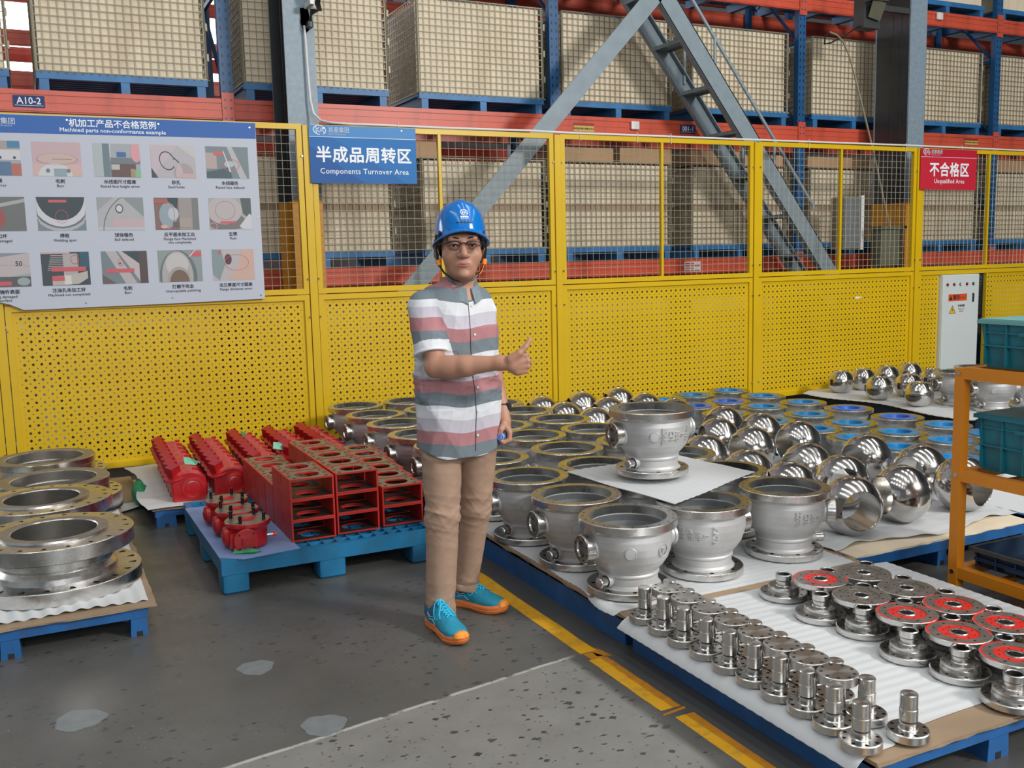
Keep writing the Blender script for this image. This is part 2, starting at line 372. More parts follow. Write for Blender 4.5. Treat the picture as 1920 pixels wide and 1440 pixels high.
# floor marks: repaired line, grout patches
def slab(name, polys, mk, z=.0012, **kw):
    S = MB()
    for p in polys:
        n = len(p); v = [(x, y, z) for x, y in p]+[(x, y, 0.0002) for x, y in p]
        S.add(v, [tuple(range(n))]+[(i, i+n, (i+1) % n+n, (i+1) % n) for i in range(n)], mk)
    return S.build(name, angle=0, **kw)
def wob(x0, y0, x1, y1, n, amp):
    return [(x0+(x1-x0)*i/n+random.uniform(-amp, amp), y0+(y1-y0)*i/n) for i in range(n+1)]
segs = [(3.17, 5.2, 1.815, 1.888), (2.62, 3.10, 1.812, 1.862), (1.2, 2.56, 1.828, 1.872)]
ln = thing('trim_1', 'worn yellow line painted on the floor beside the pallets', 'floor line', kind='structure')
for k, (a, b, l, r) in enumerate(segs):
    L_ = wob(l, a, l, b, 14, .002); R_ = wob(r, b, r, a, 14, .0035)
    slab('line_piece', [(L_+R_)[::-1]], 'lineyel', parent=ln)
    if k: 
        L_ = wob(r-.012, a, r-.006, b, 14, .002); R_ = wob(r+.032, b, r+.034, a, 14, .002)
        slab('line_piece', [(L_+R_)[::-1]], 'lineor', z=.0009, parent=ln)
slab('line_piece', [[(1.826, 3.10), (1.88, 3.09), (1.885, 3.115), (1.865, 3.16), (1.822, 3.165)], [(1.86, 3.12), (1.915, 3.1), (1.905, 3.17), (1.87, 3.24)], [(1.80, 2.585), (1.90, 2.597), (1.903, 2.612), (1.805, 2.597)]], 'lineor', z=.001, parent=ln)
for i, (x, y, r, lab) in enumerate([(.658, 3.672, .068, 'small round pale grout patch on the floor facing the blue plastic pallet'), (.765, 3.083, .075, 'round pale grout patch on the floor joint'), (.028, 3.531, .082, 'round pale grout patch below the flange pallet')]):
    p = [(x+r*(1+.07*math.sin(3*a+i)+.04*math.sin(7*a+i))*math.cos(a), y+r*(1+.07*math.sin(3*a+i)+.04*math.sin(7*a+i))*math.sin(a)) for a in [2*PI*k/40 for k in range(40)]]
    slab('floor_patch', [p], 'patch', z=.0012, kind='structure', label=lab, cat='floor patch')

# ================================================================== yellow fence
FX0, FP, PW, FY = 1.964, 2.2219, .0596, 7.66
S = MB(); S.box(0, PW, -.03, .03, 0, 2.605, 'yellow').box(-.04, PW+.04, -.07, .07, 0, .012, 'yellow')
for z in (2.37, 1.42, 1.12, .25):
    for x in (-.012, PW+.012): S.cyl((x, -.028, z), (x, -.034, z), .008, n=8, mk='steel')
post_me = S.mesh('fence_post')
pn = ['beyond the flange stacks', 'between the white board and the stacks', 'beside the blue sign', 'behind the thumbs-up hand', 'under the staircase foot', 'holding the red sign', 'beyond the white cabinet']
for k in range(-2, 5):
    obj('fence_post', post_me, None, (FX0+k*FP, FY, 0), label='yellow square fence post '+pn[k+2], cat='fence post', group='posts of the yellow fence')
def frame_bars(S, x0, x1, z0, z1, w, y0, y1, mk='yellow'):
    S.box(x0, x1, y0, y1, z1-w, z1, mk).box(x0, x1, y0, y1, z0, z0+w, mk).box(x0, x0+w, y0, y1, z0+w, z1-w, mk).box(x1-w, x1, y0, y1, z0+w, z1-w, mk)
PL = PW+.006; PR = FP-.006     # panel limits measured from its post
S = MB(); frame_bars(S, PL, PR, 1.302, 2.615, .042, -.02, .02); up_frame = S.mesh('upper_frame')
S = MB(); frame_bars(S, PL, PR, .075, 1.294, .042, -.02, .02); low_frame = S.mesh('lower_frame')
S = MB(); S.box(PL+1.065, PL+1.09, -.018, .018, 1.344, 2.573, 'yellow'); mull = S.mesh('mullion')
def wires(x0, x1, z0, z1, p, r, mk, y=0):
    S = MB()
    def prism(a, b):
        a = Vector(a); b = Vector(b); d = (b-a).normalized(); u = Vector((0, 1, 0)); w = d.cross(u)
        v = [tuple(q+u*r*c+w*r*s_) for q in (a, b) for c, s_ in ((1, 0), (0, 1), (-1, 0), (0, -1))]
        S.add(v, [(i, (i+1) % 4, (i+1) % 4+4, i+4) for i in range(4)], mk)
    x = x0+p*.5
    while x < x1: prism((x, y-r, z0), (x, y-r, z1)); x += p
    z = z0+p*.5
    while z < z1: prism((x0, y+r, z), (x1, y+r, z)); z += p
    return S
mesh_me = wires(PL+.042, PR-.042, 1.344, 2.573, .064, .0021, 'wire').mesh('wire_mesh')
def perf(x0, x1, z0, z1, p, a, c):
    """perforated sheet: diamond holes (half width a) and small ones at cell corners (half width c)"""
    S = MB(); nx = int((x1-x0)/p); nz = int((z1-z0)/p); mx = (x1-x0-nx*p)/2; mz = (z1-z0-nz*p)/2
    T_, B_ = -.001, .001
    for i in range(nx):
        for j in range(nz):
            X = x0+mx+i*p; Z = z0+mz+j*p; cx, cz = X+p/2, Z+p/2
            k0, k1, l0, l1 = (c if i else 0), (c if i < nx-1 else 0), (c if j else 0), (c if j < nz-1 else 0)
            o = [(X+c, Z), (X+p-c, Z), (X+p, Z+c), (X+p, Z+p-c), (X+p-c, Z+p), (X+c, Z+p), (X, Z+p-c), (X, Z+c)]
            q = [(cx, cz-a), (cx+a, cz), (cx, cz+a), (cx-a, cz)]
            v = [(u, 0, w) for u, w in o+q]
            S.add(v, [(0, 1, 8), (1, 2, 9, 8), (2, 3, 9), (3, 4, 10, 9), (4, 5, 10), (5, 6, 11, 10), (6, 7, 11), (7, 0, 8, 11)], 'yellow')
    # plain margins
    for (a0, a1, b0, b1) in ((x0, x0+mx+c*0, z0, z1), (x1-mx, x1, z0, z1), (x0+mx, x1-mx, z0, z0+mz), (x0+mx, x1-mx, z1-mz, z1)):
        S.add([(a0, 0, b0), (a1, 0, b0), (a1, 0, b1), (a0, 0, b1)], [(0, 1, 2, 3)], 'yellow')
    return S
perf_me = perf(PL+.042, PR-.042, .117, 1.252, .0545, .0118, .0058).mesh('perforated_sheet', 0)
fn = ['yellow fence panel with wire mesh and perforated sheet beyond the tall flange stacks', 'yellow fence panel that carries the white parts board', 'yellow fence panel behind the man that carries the blue sign', 'yellow fence panel between the raised thumb and the staircase foot',
      'yellow fence panel with the white scuff in front of the staircase foot', 'yellow fence panel with the red sign and an opening for the white cabinet']
for k in range(-2, 4):
    p = thing('fence_bay', fn[k+2], 'fence panel', (FX0+k*FP, FY, 0), 0, 'panels of the yellow fence')
    obj('upper_frame', up_frame, p); obj('wire_mesh', mesh_me, p, kind='stuff'); obj('mullion', mull, p)
    if k < 3:
        obj('lower_frame', low_frame, p); obj('perforated_sheet', perf_me, p)
    else:
        S = MB(); S.box(PL, PR, -.02, .02, 1.25, 1.294, 'yellow').box(PL, PL+.042, -.02, .02, .075, 1.25, 'yellow').box(PL, .41, -.02, .02, .075, .117, 'yellow')
        S.box(1.155, PR, -.02, .02, .075, .117, 'yellow').box(PR-.042, PR, -.02, .02, .117, 1.25, 'yellow').box(1.155, 1.175, -.02, .02, .117, 1.25, 'yellow')
        S.build('lower_frame', p, 0)
        perf(PL+.042, .41, .117, 1.25, .0545, .0118, .0058).build('perforated_sheet', p, 0); perf(1.175, PR-.042, .117, 1.25, .0545, .0118, .0058).build('perforated_sheet', p, 0)
    if k == 2:
        S = MB(); S.box(1.385, 1.44, -.0035, -.0015, 1.03, 1.055, 'white').box(1.44, 1.475, -.0035, -.0015, 1.038, 1.05, 'white'); S.build('sticker', p, 0, label='small torn white sticker')
# conduit
S = MB(); pts = [(2.109, 7.97, 3.43), (2.113, 7.965, 3.30), (2.118, 7.96, 3.05), (2.124, 7.95, 2.85), (2.14, 7.93, 2.74), (2.175, 7.85, 2.675), (2.23, 7.74, 2.645), (2.36, 7.66, 2.632), (2.54, 7.64, 2.629), (3.23, 7.64, 2.627), (3.98, 7.64, 2.632), (4.3, 7.64, 2.627), (5.08, 7.64, 2.629), (6.3, 7.64, 2.63), (8.45, 7.64, 2.636), (10.1, 7.64, 2.63), (12.4, 7.64, 2.63)]
S.tube(pts, .0095, 8, 'white'); cd = thing('cable_conduit', 'white plastic cable conduit running along the fence top', 'conduit'); S.build('pipe', cd)
for x in (2.75, 4.45, 5.05, 5.42, 7.1, 8.45, 9.3):
    S = MB(); S.tube([(x, 7.628, 2.56), (x, 7.628, 2.645), (x+.004, 7.64, 2.655), (x+.01, 7.66, 2.645), (x, 7.684, 2.60)], .0025, 5, 'white'); S.build('cable_tie', cd)

# ================================================================== signs
def quadface(S, x0, x1, z0, z1, y, col, mk='print'):
    S.add([(x0, y, z0), (x1, y, z0), (x1, y, z1), (x0, y, z1)], [(0, 1, 2, 3)], mk, col=col)
def disc(S, cx, cz, rx, rz, y, col, r_in=0., n=28, mk='print', a0=0, a1=2*PI, clip=None, tilt=0):
    P_ = []
    for k in range(n+1):
        a = a0+(a1-a0)*k/n; P_.append((math.cos(a)*rx, math.sin(a)*rz))
    def tr(q, f=1.):
        x, z = q[0]*f, q[1]*f; x, z = x*math.cos(tilt)-z*math.sin(tilt), x*math.sin(tilt)+z*math.cos(tilt); x += cx; z += cz
        if clip: x = min(max(x, clip[0]), clip[1]); z = min(max(z, clip[2]), clip[3])
        return (x, y, z)
    for k in range(n):
        if r_in: v = [tr(P_[k], r_in), tr(P_[k]), tr(P_[k+1]), tr(P_[k+1], r_in)]; f = [(0, 1, 2, 3)]
        else: v = [tr((0, 0)), tr(P_[k]), tr(P_[k+1])]; f = [(0, 1, 2)]
        S.add(v, f, mk, col=col)
def emblem(S, cx, cz, w, y, col):
    """swooshed oval ring with the two interlocked letters in it"""
    h = w*.36
    disc(S, cx, cz, w/2, h, y, col, .82, 24, a0=.35*PI, a1=1.55*PI, tilt=-.15)
    disc(S, cx, cz, w/2, h, y, col, .86, 24, a0=-.28*PI, a1=.3*PI, tilt=-.15)
    def st(x0, z0, x1, z1, t):
        d = Vector((x1-x0, z1-z0)).normalized(); n_ = Vector((-d.y, d.x))*t/2
        S.add([(cx+x0*w-n_.x*w, y, cz+z0*w-n_.y*w), (cx+x1*w-n_.x*w, y, cz+z1*w-n_.y*w), (cx+x1*w+n_.x*w, y, cz+z1*w+n_.y*w), (cx+x0*w+n_.x*w, y, cz+z0*w+n_.y*w)], [(0, 1, 2, 3)], 'print', col=col)
    st(-.24, -.2, -.24, .2, .07); st(-.22, -.02, -.02, .19, .06); st(-.2, 0, .02, -.2, .06)
    st(.0, -.2, .17, .2, .06); st(.17, .2, .34, -.2, .06); st(.06, -.06, .28, -.06, .05); st(.17, .19, .42, .19, .05)

BY = 7.606
bd = thing('notice_board', 'white parts non-conformance board with blue heading and fifteen photos', 'notice board')
S = MB(); out = [(1.6, 2.605), (-1.05, 2.598), (-1.05, 1.30), (-.42, 1.335), (-.215, 1.325), (-.16, 1.31), (-.07, 1.266), (.8, 1.270), (1.6, 1.28)]
n = len(out); wcol = (.50, .535, .62)
S.add([(x, BY, z) for x, z in out]+[(x, BY+.006, z) for x, z in out], [tuple(range(n)), tuple(range(2*n-1, n-1, -1))]+[(i, i+n, (i+1) % n+n, (i+1) % n) for i in range(n)], 'matte', col=wcol)
S.build('panel', bd, 0)
S = MB(); S.add([(-1.05, BY-.0008, 2.469), (1.598, BY-.0008, 2.486), (1.599, BY-.0008, 2.602), (-1.05, BY-.0008, 2.595)], [(0, 1, 2, 3)], 'matte', col=(.035, .13, .42))
S.build('heading_band', bd, 0, label='blue heading band')
put_text('机加工产品不合格范例', .60, BY-.0016, 2.536, .058, bd, 'text', .0011, name='heading_lettering')
put_text('Machined parts non-conformance example', .60, BY-.0016, 2.496, .0385, bd, 'text', .0006, name='heading_lettering', sx=1.06)
put_text('凯泰集团', -.115, BY-.0016, 2.537, .046, bd, 'logo', .0006, name='heading_lettering'); put_text('KAITAI VALVE GROUP', -.12, BY-.0016, 2.518, .0155, bd, 'logo', 0, name='heading_lettering')
S = MB()
for (x, z) in [(.30, 2.575), (.905, 2.57), (1.555, 2.568), (1.57, 1.31), (.92, 1.315), (.33, 1.30), (1.575, 1.9)]: S.cyl((x, BY, z), (x, BY-.004, z), .006, n=8, mk='steel')
S.build('bolt', bd, kind='stuff')
G = [(-.165-.386, 0), (-.165, 0), (.217, 1), (.607, 2), (.991, 3), (1.377, 4)]
ZR = [2.305, 1.928, 1.546]; PWd, PHt = .31, .233
def photo(ix, iz):
    cx, cz = G[ix][0], ZR[iz]; x0, x1, z0, z1 = cx-PWd/2, cx+PWd/2, cz-PHt/2, cz+PHt/2; y = BY-.0008; S = MB(); k = [y]
    clip = (x0, x1, z0, z1)
    def nx(): k[0] -= .00025; return k[0]
    def Q(a, b, c, d, col): quadface(S, x0+a*PWd, x0+b*PWd, z0+c*PHt, z0+d*PHt, nx(), col)
    def P(pts, col): S.add([(x0+a*PWd, 0, z0+b*PHt) for a, b in pts], [tuple(range(len(pts)))], 'print', col=col); yy = nx(); S.v[-len(pts):] = [(p[0], yy, p[2]) for p in S.v[-len(pts):]]
    def D(a, b, rx, rz, col, rin=0, tilt=0, A0=0, A1=2*PI): disc(S, x0+a*PWd, z0+b*PHt, rx*PWd, rz*PHt, nx(), col, rin, clip=clip, tilt=tilt, a0=A0, a1=A1)
    pk, gy, dk, lt, rd, tl = (.50, .37, .40), (.33, .36, .40), (.04, .06, .075), (.56, .56, .60), (.55, .10, .12), (.13, .19, .22)
    quadface(S, x0, x1, z0, z1, nx(), gy)
    if (ix, iz) == (1, 0): Q(0, 1, .7, 1, (.35, .30, .28)); Q(.75, 1, .8, 1, (.05, .2, .35)); Q(0, 1, .45, .75, lt); Q(0, .5, 0, .45, (.42, .38, .42)); Q(.5, .8, 0, .4, (.08, .16, .28)); Q(.8, 1, 0, .35, (.4, .14, .1)); D(.6, .52, .03, .04, dk); D(.88, .52, .03, .04, dk)
    elif (ix, iz) == (2, 0): Q(0, 1, 0, 1, pk); Q(0, 1, 0, .35, (.58, .40, .36)); D(.45, .02, .35, .35, lt); D(.5, .52, .42, .16, (.52, .40, .36)); D(.5, .5, .42, .17, (.35, .12, .14), .97); Q(.4, .8, .49, .51, (.25, .18, .16)); Q(.42, .68, 0, .22, (.25, .33, .37)); D(.3, .16, .045, .06, tl); D(.72, .16, .045, .06, tl)
    elif (ix, iz) == (3, 0): Q(0, .3, 0, 1, (.38, .43, .45)); Q(.2, .35, 0, 1, tl); Q(.35, .37, .5, 1, lt); Q(.36, .9, 0, .4, (.12, .07, .07)); Q(.36, 1, .4, .58, (.14, .18, .2)); Q(.5, .7, .6, .75, (.04, .12, .32)); Q(.37, .55, .22, .38, (.45, .45, .42)); D(.92, .75, .12, .3, (.62, .30, .33)); Q(.88, 1, 0, .22, (.2, .45, .25)); Q(.78, .88, 0, .25, (.35, .24, .14))
    elif (ix, iz) == (4, 0):
        Q(0, 1, 0, 1, (.42, .40, .43)); P([(0, 0), (.6, 1), (0, 1)], (.50, .42, .46)); P([(.6, 1), (1, .6), (1, 1)], (.50, .48, .50)); D(.36, .52, .17, .30, dk, .88, tilt=.35, A0=-.05*PI, A1=1.72*PI); P([(.33, .86), (.36, .82), (.64, .48), (.61, .46)], dk); D(.72, .15, .22, .3, (.36, .30, .31)); D(.62, .15, .08, .26, (.48, .40, .42)); D(.8, .02, .2, .12, (.52, .36, .36)); P([(0, 0), (.14, 0), (0, .3)], dk)
    elif (ix, iz) == (5, 0):
        Q(0, 1, 0, 1, (.16, .21, .23)); Q(0, .25, .3, .8, (.42, .33, .32)); P([(0, 0), (0, .2), (.55, .35), (.6, 0)], (.05, .09, .11)); P([(.5, 1), (.62, 1), (.95, 0), (.78, 0)], (.42, .42, .44)); Q(.18, .4, .72, .84, rd); D(.58, .42, .2, .19, rd, .93); D(.54, .45, .12, .1, (.40, .45, .46)); P([(.4, .85), (.42, .87), (.58, .2), (.54, .2)], lt)
    elif (ix, iz) == (1, 1): Q(0, 1, 0, 1, (.14, .15, .15)); P([(.3, .75), (1, .95), (1, .85), (.5, .7)], (.35, .38, .38)); D(.18, .4, .42, .45, (.30, .08, .08)); D(.15, .4, .33, .38, (.42, .40, .40)); D(.12, .48, .2, .2, dk); Q(0, .28, .8, .95, rd); Q(0, .15, .18, .22, dk); Q(0, .18, .3, .34, dk)
    elif (ix, iz) == (2, 1): Q(0, 1, 0, 1, (.16, .22, .25)); D(.5, 1.05, .72, 1.08, (.42, .40, .43)); D(.5, 1.05, .68, .98, (.10, .15, .18)); D(.5, 1.05, .62, .93, lt); D(.5, 1.05, .5, .74, (.03, .05, .06)); D(.5, .42, .13, .2, rd, .94); D(.51, .42, .07, .1, dk); Q(.25, .62, .84, .92, rd)
    elif (ix, iz) == (3, 1): Q(0, 1, 0, 1, (.40, .40, .42)); P([(.55, 1), (1, .4), (1, 1)], (.22, .27, .28)); Q(.3, 1, 0, .35, (.50, .38, .40)); Q(0, 1, 0, .1, (.45, .47, .50)); D(1.0, -.05, .9, 1.25, dk, .985, A0=.5*PI, A1=PI); P([(0, .6), (0, 1), (.35, 1)], (.30, .32, .34)); D(.47, .66, .085, .14, dk, .8); D(.47, .66, .06, .1, lt)
    elif (ix, iz) == (4, 1): Q(0, 1, 0, 1, (.20, .12, .11)); Q(.55, .85, .0, 1, (.30, .27, .26)); Q(.85, 1, 0, 1, (.17, .18, .18)); P([(.3, 1), (.55, 1), (.5, .6), (.35, .65)], (.02, .05, .06)); D(.3, .45, .2, .4, (.26, .33, .38)); D(.42, .5, .12, .2, (.45, .50, .55)); Q(.55, .82, .08, .36, (.36, .30, .28)); Q(0, .3, .82, .95, (.35, .10, .08)); D(.25, .45, .2, .45, rd, .95, A0=-.5*PI, A1=.5*PI); D(.2, .1, .08, .06, (.6, .4, .35)); Q(.4, .54, .1, .25, (.12, .1, .1))
    elif (ix, iz) == (5, 1): Q(0, 1, 0, 1, (.34, .36, .36)); D(.4, .25, .45, .3, (.17, .15, .15)); D(.36, .6, .42, .44, (.45, .40, .41)); D(.38, .6, .24, .3, (.22, .16, .18), .96); P([(.75, 1), (1, 1), (1, .3), (.8, .5)], (.07, .10, .10)); P([(.7, .1), (.95, .5), (1, .45), (1, 0), (.8, 0)], lt); Q(.25, .6, .18, .26, rd); D(.08, .1, .1, .12, (.55, .30, .30), .8)
    elif (ix, iz) == (1, 2): Q(0, 1, .75, 1, (.22, .26, .30)); P([(0, .35), (0, .8), (1, 1), (1, .4), (.6, .3)], (.46, .42, .43)); Q(0, 1, 0, .3, (.10, .10, .11)); Q(0, .6, .04, .16, rd); D(.5, .55, .55, .1, rd, .96, A0=0, A1=PI); D(.85, .15, .13, .12, (.30, .36, .37)); put_text('50', x0+.78*PWd, y-.004, z0+.62*PHt, .045, bd, 'ink', name='photo_lettering')
    elif (ix, iz) == (2, 2):
        Q(0, 1, 0, 1, (.04, .06, .075))
        for q in range(9): Q(.12+.01*q, .78, .45+.055*q, .475+.055*q, (.30+.05*(q % 3), .28+.05*(q % 3), .29+.05*(q % 3)))
        Q(.45, .75, .3, .95, (.40, .37, .37)); P([(.2, 0), (.2, .28), (.6, .3), (.95, .42), (.95, .2), (.75, .03)], (.45, .42, .38)); Q(.45, .6, .02, .3, (.62, .60, .56)); Q(.8, 1, .5, 1, (.03, .09, .14)); Q(.2, .92, .42, .55, rd); Q(.2, .46, .14, .28, rd); D(.7, .77, .09, .14, rd, .88); Q(0, .6, .95, 1, pk)
    elif (ix, iz) == (3, 2):
        Q(0, 1, 0, 1, (.16, .21, .24)); P([(.1, 1), (.32, 1), (.75, 0), (.5, 0)], (.44, .40, .42)); P([(.36, 1), (.62, 1), (1, .4), (1, 0), (.85, 0)], (.48, .43, .45)); P([(.45, 1), (1, 1), (1, .42)], (.03, .06, .07)); Q(.82, 1, 0, 1, (.08, .06, .06)); P([(0, .3), (.3, 0), (.0, 0)], (.12, .10, .10)); Q(.08, .7, .34, .46, rd); D(.42, .66, .07, .11, rd, .88); D(.4, .63, .02, .03, dk)
    elif (ix, iz) == (4, 2):
        Q(0, 1, 0, 1, (.25, .29, .30)); D(.45, .15, .43, .85, (.12, .16, .17)); D(.43, .15, .36, .82, (.40, .38, .38)); D(.43, .55, .26, .36, (.50, .49, .49)); D(.46, .03, .27, .45, (.34, .33, .32)); D(.47, .0, .22, .38, (.17, .11, .08)); Q(.76, 1, .8, .95, rd); P([(.7, .8), (.85, 1), (.88, 1), (.73, .78)], lt)
    elif (ix, iz) == (5, 2):
        Q(0, 1, 0, 1, (.45, .42, .44)); P([(0, .2), (0, 1), (.22, 1), (.3, .5), (.15, 0)], (.22, .28, .30)); P([(.72, 1), (1, 1), (1, 0), (.35, 0), (.6, .4)], (.56, .38, .32)); D(.38, .68, .085, .17, (.08, .04, .05)); D(.58, .57, .29, .26, rd, .955); Q(.15, .22, .86, .95, rd)
    else: Q(0, 1, 0, 1, (.35, .36, .38)); D(.5, .4, .3, .4, (.2, .24, .26)); D(.5, .4, .15, .2, dk)
    S.build('printed_photo', bd, 0)
for iz in range(3):
    for ix in range(6): photo(ix, iz)
caps = {(1, 0): ('孔径超差', 'Diameter error'), (2, 0): ('毛刺', 'Burr'), (3, 0): ('水线面尺寸超差', 'Raised face height error'), (4, 0): ('砂孔', 'Sand holes'), (5, 0): ('水线碰伤', 'Raised face defaced'),
        (1, 1): ('丝牙口坏', 'Thread damaged'), (2, 1): ('焊斑', 'Welding spot'), (3, 1): ('球体碰伤', 'Ball defaced'), (4, 1): ('反平面未加工出', 'Flange face Machined\nnot completely'), (5, 1): ('生锈', 'Rust'),
        (1, 2): ('非加工铸件表面', 'Casting damaged\non surface'), (2, 2): ('注油孔未加工好', 'Machined not completely'), (3, 2): ('毛刺', 'Burr'), (4, 2): ('打磨不完全', 'Unacceptable polishing'), (5, 2): ('法兰厚度尺寸超差', 'Flange thickness error')}
for (ix, iz), (a, b) in caps.items():
    zc = ZR[iz]-.150; x = G[ix][0]+(.01 if ix > 1 else -.03)
    put_text(a, x, BY-.0016, zc-.012, .031, bd, 'ink', .0006, name='caption'); put_text(b, x, BY-.0016, zc-.041, .0255, bd, 'ink', .0002, name='caption', spacing=1.05)

def zone_sign(name, label, x0, x1, z0, z1, bg1, bg2, big, small, bsize, ssize, lsx, cx, big_z, small_z, bold, line_z):
    t = thing(name, label, 'sign'); S = MB(); y = 7.612
    S.box(x0, x1, y, y+.005, z0, z1, 'matte', col=bg1); S.build('plate', t, 0)
    S = MB(); quadface(S, x0, x1, line_z, z1-.0005, y-.0006, bg2)
    quadface(S, x0, x1, line_z-.003, line_z+.001, y-.0012, (.75, .78, .82)); S.build('heading_band', t, 0)
    S = MB(); emblem(S, x0+.085, line_z+.050, .105, y-.0018, (.62, .68, .78)); S.build('emblem', t, 0)
    put_text('凯泰集团', x0+.155, y-.0018, line_z+.037, .047, t, 'logo', .0003, 'LEFT', sx=.9); put_text('KAITAI VALVE GROUP', x0+.155, y-.0018, line_z+.016, .0145, t, 'logo', 0, 'LEFT')
    put_text(big, cx, y-.0018, big_z, bsize, t, 'text', bold, name='lettering', sx=lsx, spacing=1.08); put_text(small, cx, y-.0018, small_z, ssize, t, 'text', .0004, name='lettering', spacing=1.05)
    S = MB()
    for a in (x0+.12, x1-.12): S.cyl((a, y, z1-.022), (a, y-.003, z1-.022), .006, n=8, mk='steel')
    S.build('bolt', t, kind='stuff')
    return t
bs = zone_sign('zone_sign', 'blue sign reading Components Turnover Area', 2.008, 2.888, 2.165, 2.608, (.012, .135, .42), (.012, .20, .52), '半成品周转区', 'Components Turnover Area', .128, .060, 1.0, 2.45, 2.338, 2.238, .0034, 2.52)
S = MB(); S.add([(2.008, 7.6115, 2.165), (2.45, 7.6115, 2.165), (2.008, 7.6115, 2.45)], [(0, 1, 2)], 'matte', col=(.010, .095, .34)); S.add([(2.18, 7.6112, 2.516), (2.8, 7.6112, 2.165), (2.888, 7.6112, 2.165), (2.888, 7.6112, 2.516)], [(0, 1, 2, 3)], 'matte', col=(.012, .165, .47)); S.build('backdrop_shape', bs, 0)
zone_sign('zone_sign', 'red sign reading Unqualified Area', 8.648, 9.516, 2.172, 2.606, (.55, .012, .035), (.50, .012, .035), '不合格区', 'Unqualified Area', .158, .066, .95, 9.09, 2.330, 2.243, .0042, 2.521)
# rack number plates and stickers
def plate(label, x, z, w, h, txt, y=8.742, bg_=(.012, .035, .16), **k):
    t = thing('number_plate', label, 'plate'); S = MB(); S.box(x, x+w, y, y+.003, z, z+h, 'matte', col=bg_); quadface(S, x+.01, x+w-.01, z+.012, z+.016, y-.0006, (.6, .65, .7)); S.build('plate', t, 0)
    put_text(txt, x+w/2, y-.001, z+.026, h*.82, t, 'text', .001, sx=.95)
plate('dark blue rack plate reading A10-2', -.03, 2.815, .225, .09, 'A10-2'); plate('dark blue rack plate reading 001-1, half covered in white', 6.33, 2.825, .20, .085, '001-1')
for i, (x, z, w, h, txt, lab) in enumerate([(5.02, 2.80, .24, .085, '请勿超过最大承重2000KG', 'yellow and red load limit sticker near the grey brace'), (10.70, 2.83, .24, .075, '请勿超过最大承重2000KG', 'yellow and red load limit sticker beyond the red sign')]):
    t = thing('load_sticker', lab, 'sticker'); S = MB(); S.box(x, x+w, 8.744, 8.746, z, z+h, 'matte', col=(.62, .44, .10)); quadface(S, x, x+w, z+h*.68, z+h, 8.7435, (.35, .02, .02)); S.build('plate', t, 0); put_text(txt, x+w/2, 8.743, z+.022, .021, t, 'ink', .0003, name='lettering')
for x, z, lab in [(5.70, 2.84, 'small white box fixed on the red beam beyond the brace'), (10.12, 4.30, 'small white box fixed on the upper red beam')]:
    S = MB(); S.bbox(x, x+.10, 8.72, 8.75, z, z+.085, .01, 'white'); S.build('beam_box', label=lab, cat='box')
S = MB(); S.box(6.38, 6.60, 8.744, 8.746, 1.345, 1.46, 'matte', col=(.60, .58, .56))
for r in range(4):
    for a_, b_ in ((.012, .075), (.085, .13), (.14, .205))[: 3-(r % 2)]: quadface(S, 6.38+a_, 6.38+b_, 1.355+r*.026, 1.355+r*.026+.014, 8.7435, (.50, .08, .07))
S.build('label_sheet', None, 0, label='white label sheet with faded red print on the lower beam', cat='label')
# ================================================================== pallet racking
UX = [-1.6, 1.62, 4.82, 8.02, 11.28, 14.5]
S = MB(); S.box(-.052, .052, 0, .07, 0, 6.4, 'deepblue')
for z in np.arange(.3, 6.3, .075):
    for x in (-.026, .026): S.box(x-.006, x+.006, -.0015, .001, z, z+.028, 'black')
up_me = S.mesh('upright', 0)
S = MB(); S.box(-.052, .052, -.07, 0, 0, 6.4, 'deepblue'); upb_me = S.mesh('upright', 0)
S = MB()
for i, z in enumerate(np.arange(.3, 6.0, .9)):
    S.cyl((0, .07, z), (0, .93, z+.9*(1)), .018, n=6, mk='deepblue').box(-.015, .015, .07, .93, z-.02, z+.02, 'deepblue')
br_me = S.mesh('frame_brace', 0)
def beam_mesh(L_, h):
    S = MB(); S.box(.055, L_-.055, 0, .045, 0, h, 'red').box(.055, L_-.055, -.008, 0, h*.78, h*.97, 'red', ty=0).box(.055, L_-.055, -.008, 0, h*.06, h*.22, 'red').box(.055, L_-.055, -.004, 0, h*.44, h*.52, 'red')
    for x in (-.004, L_-.052):
        S.box(x, x+.056, -.012, .002, -.05, h+.05, 'red')
        for z in (.0, h-.02, h/2): S.cyl((x+.028, -.012, z+.01), (x+.028, -.017, z+.01), .009, n=6, mk='deepblue')
    return S.mesh('beam', 0)
def rack(y0, label, levels, nb=5):
    t = thing('pallet_rack', label, 'rack', (0, y0, 0))
    for x in UX:
        obj('upright', up_me, t, (x, 0, 0)); obj('upright', upb_me, t, (x, 1.0, 0)); obj('frame_brace', br_me, t, (x, 0, 0))
    for z, h in levels:
        for i in range(5):
            me = beam_cache.setdefault((i, h), beam_mesh(UX[i+1]-UX[i], h)); obj('beam', me, t, (UX[i], -.005, z)); obj('beam', me, t, (UX[i], .96, z))
    return t
beam_cache = {}
rack(8.76, 'blue and red pallet rack right behind the yellow fence', [(1.33, .16), (2.78, .175), (4.23, .17), (5.7, .17)])
rack(12.6, 'second blue and red pallet rack seen through the gaps of the first', [(1.1, .16), (2.1, .16), (2.9, .17), (3.6, .17), (4.05, .17), (4.75, .17), (5.6, .17)])
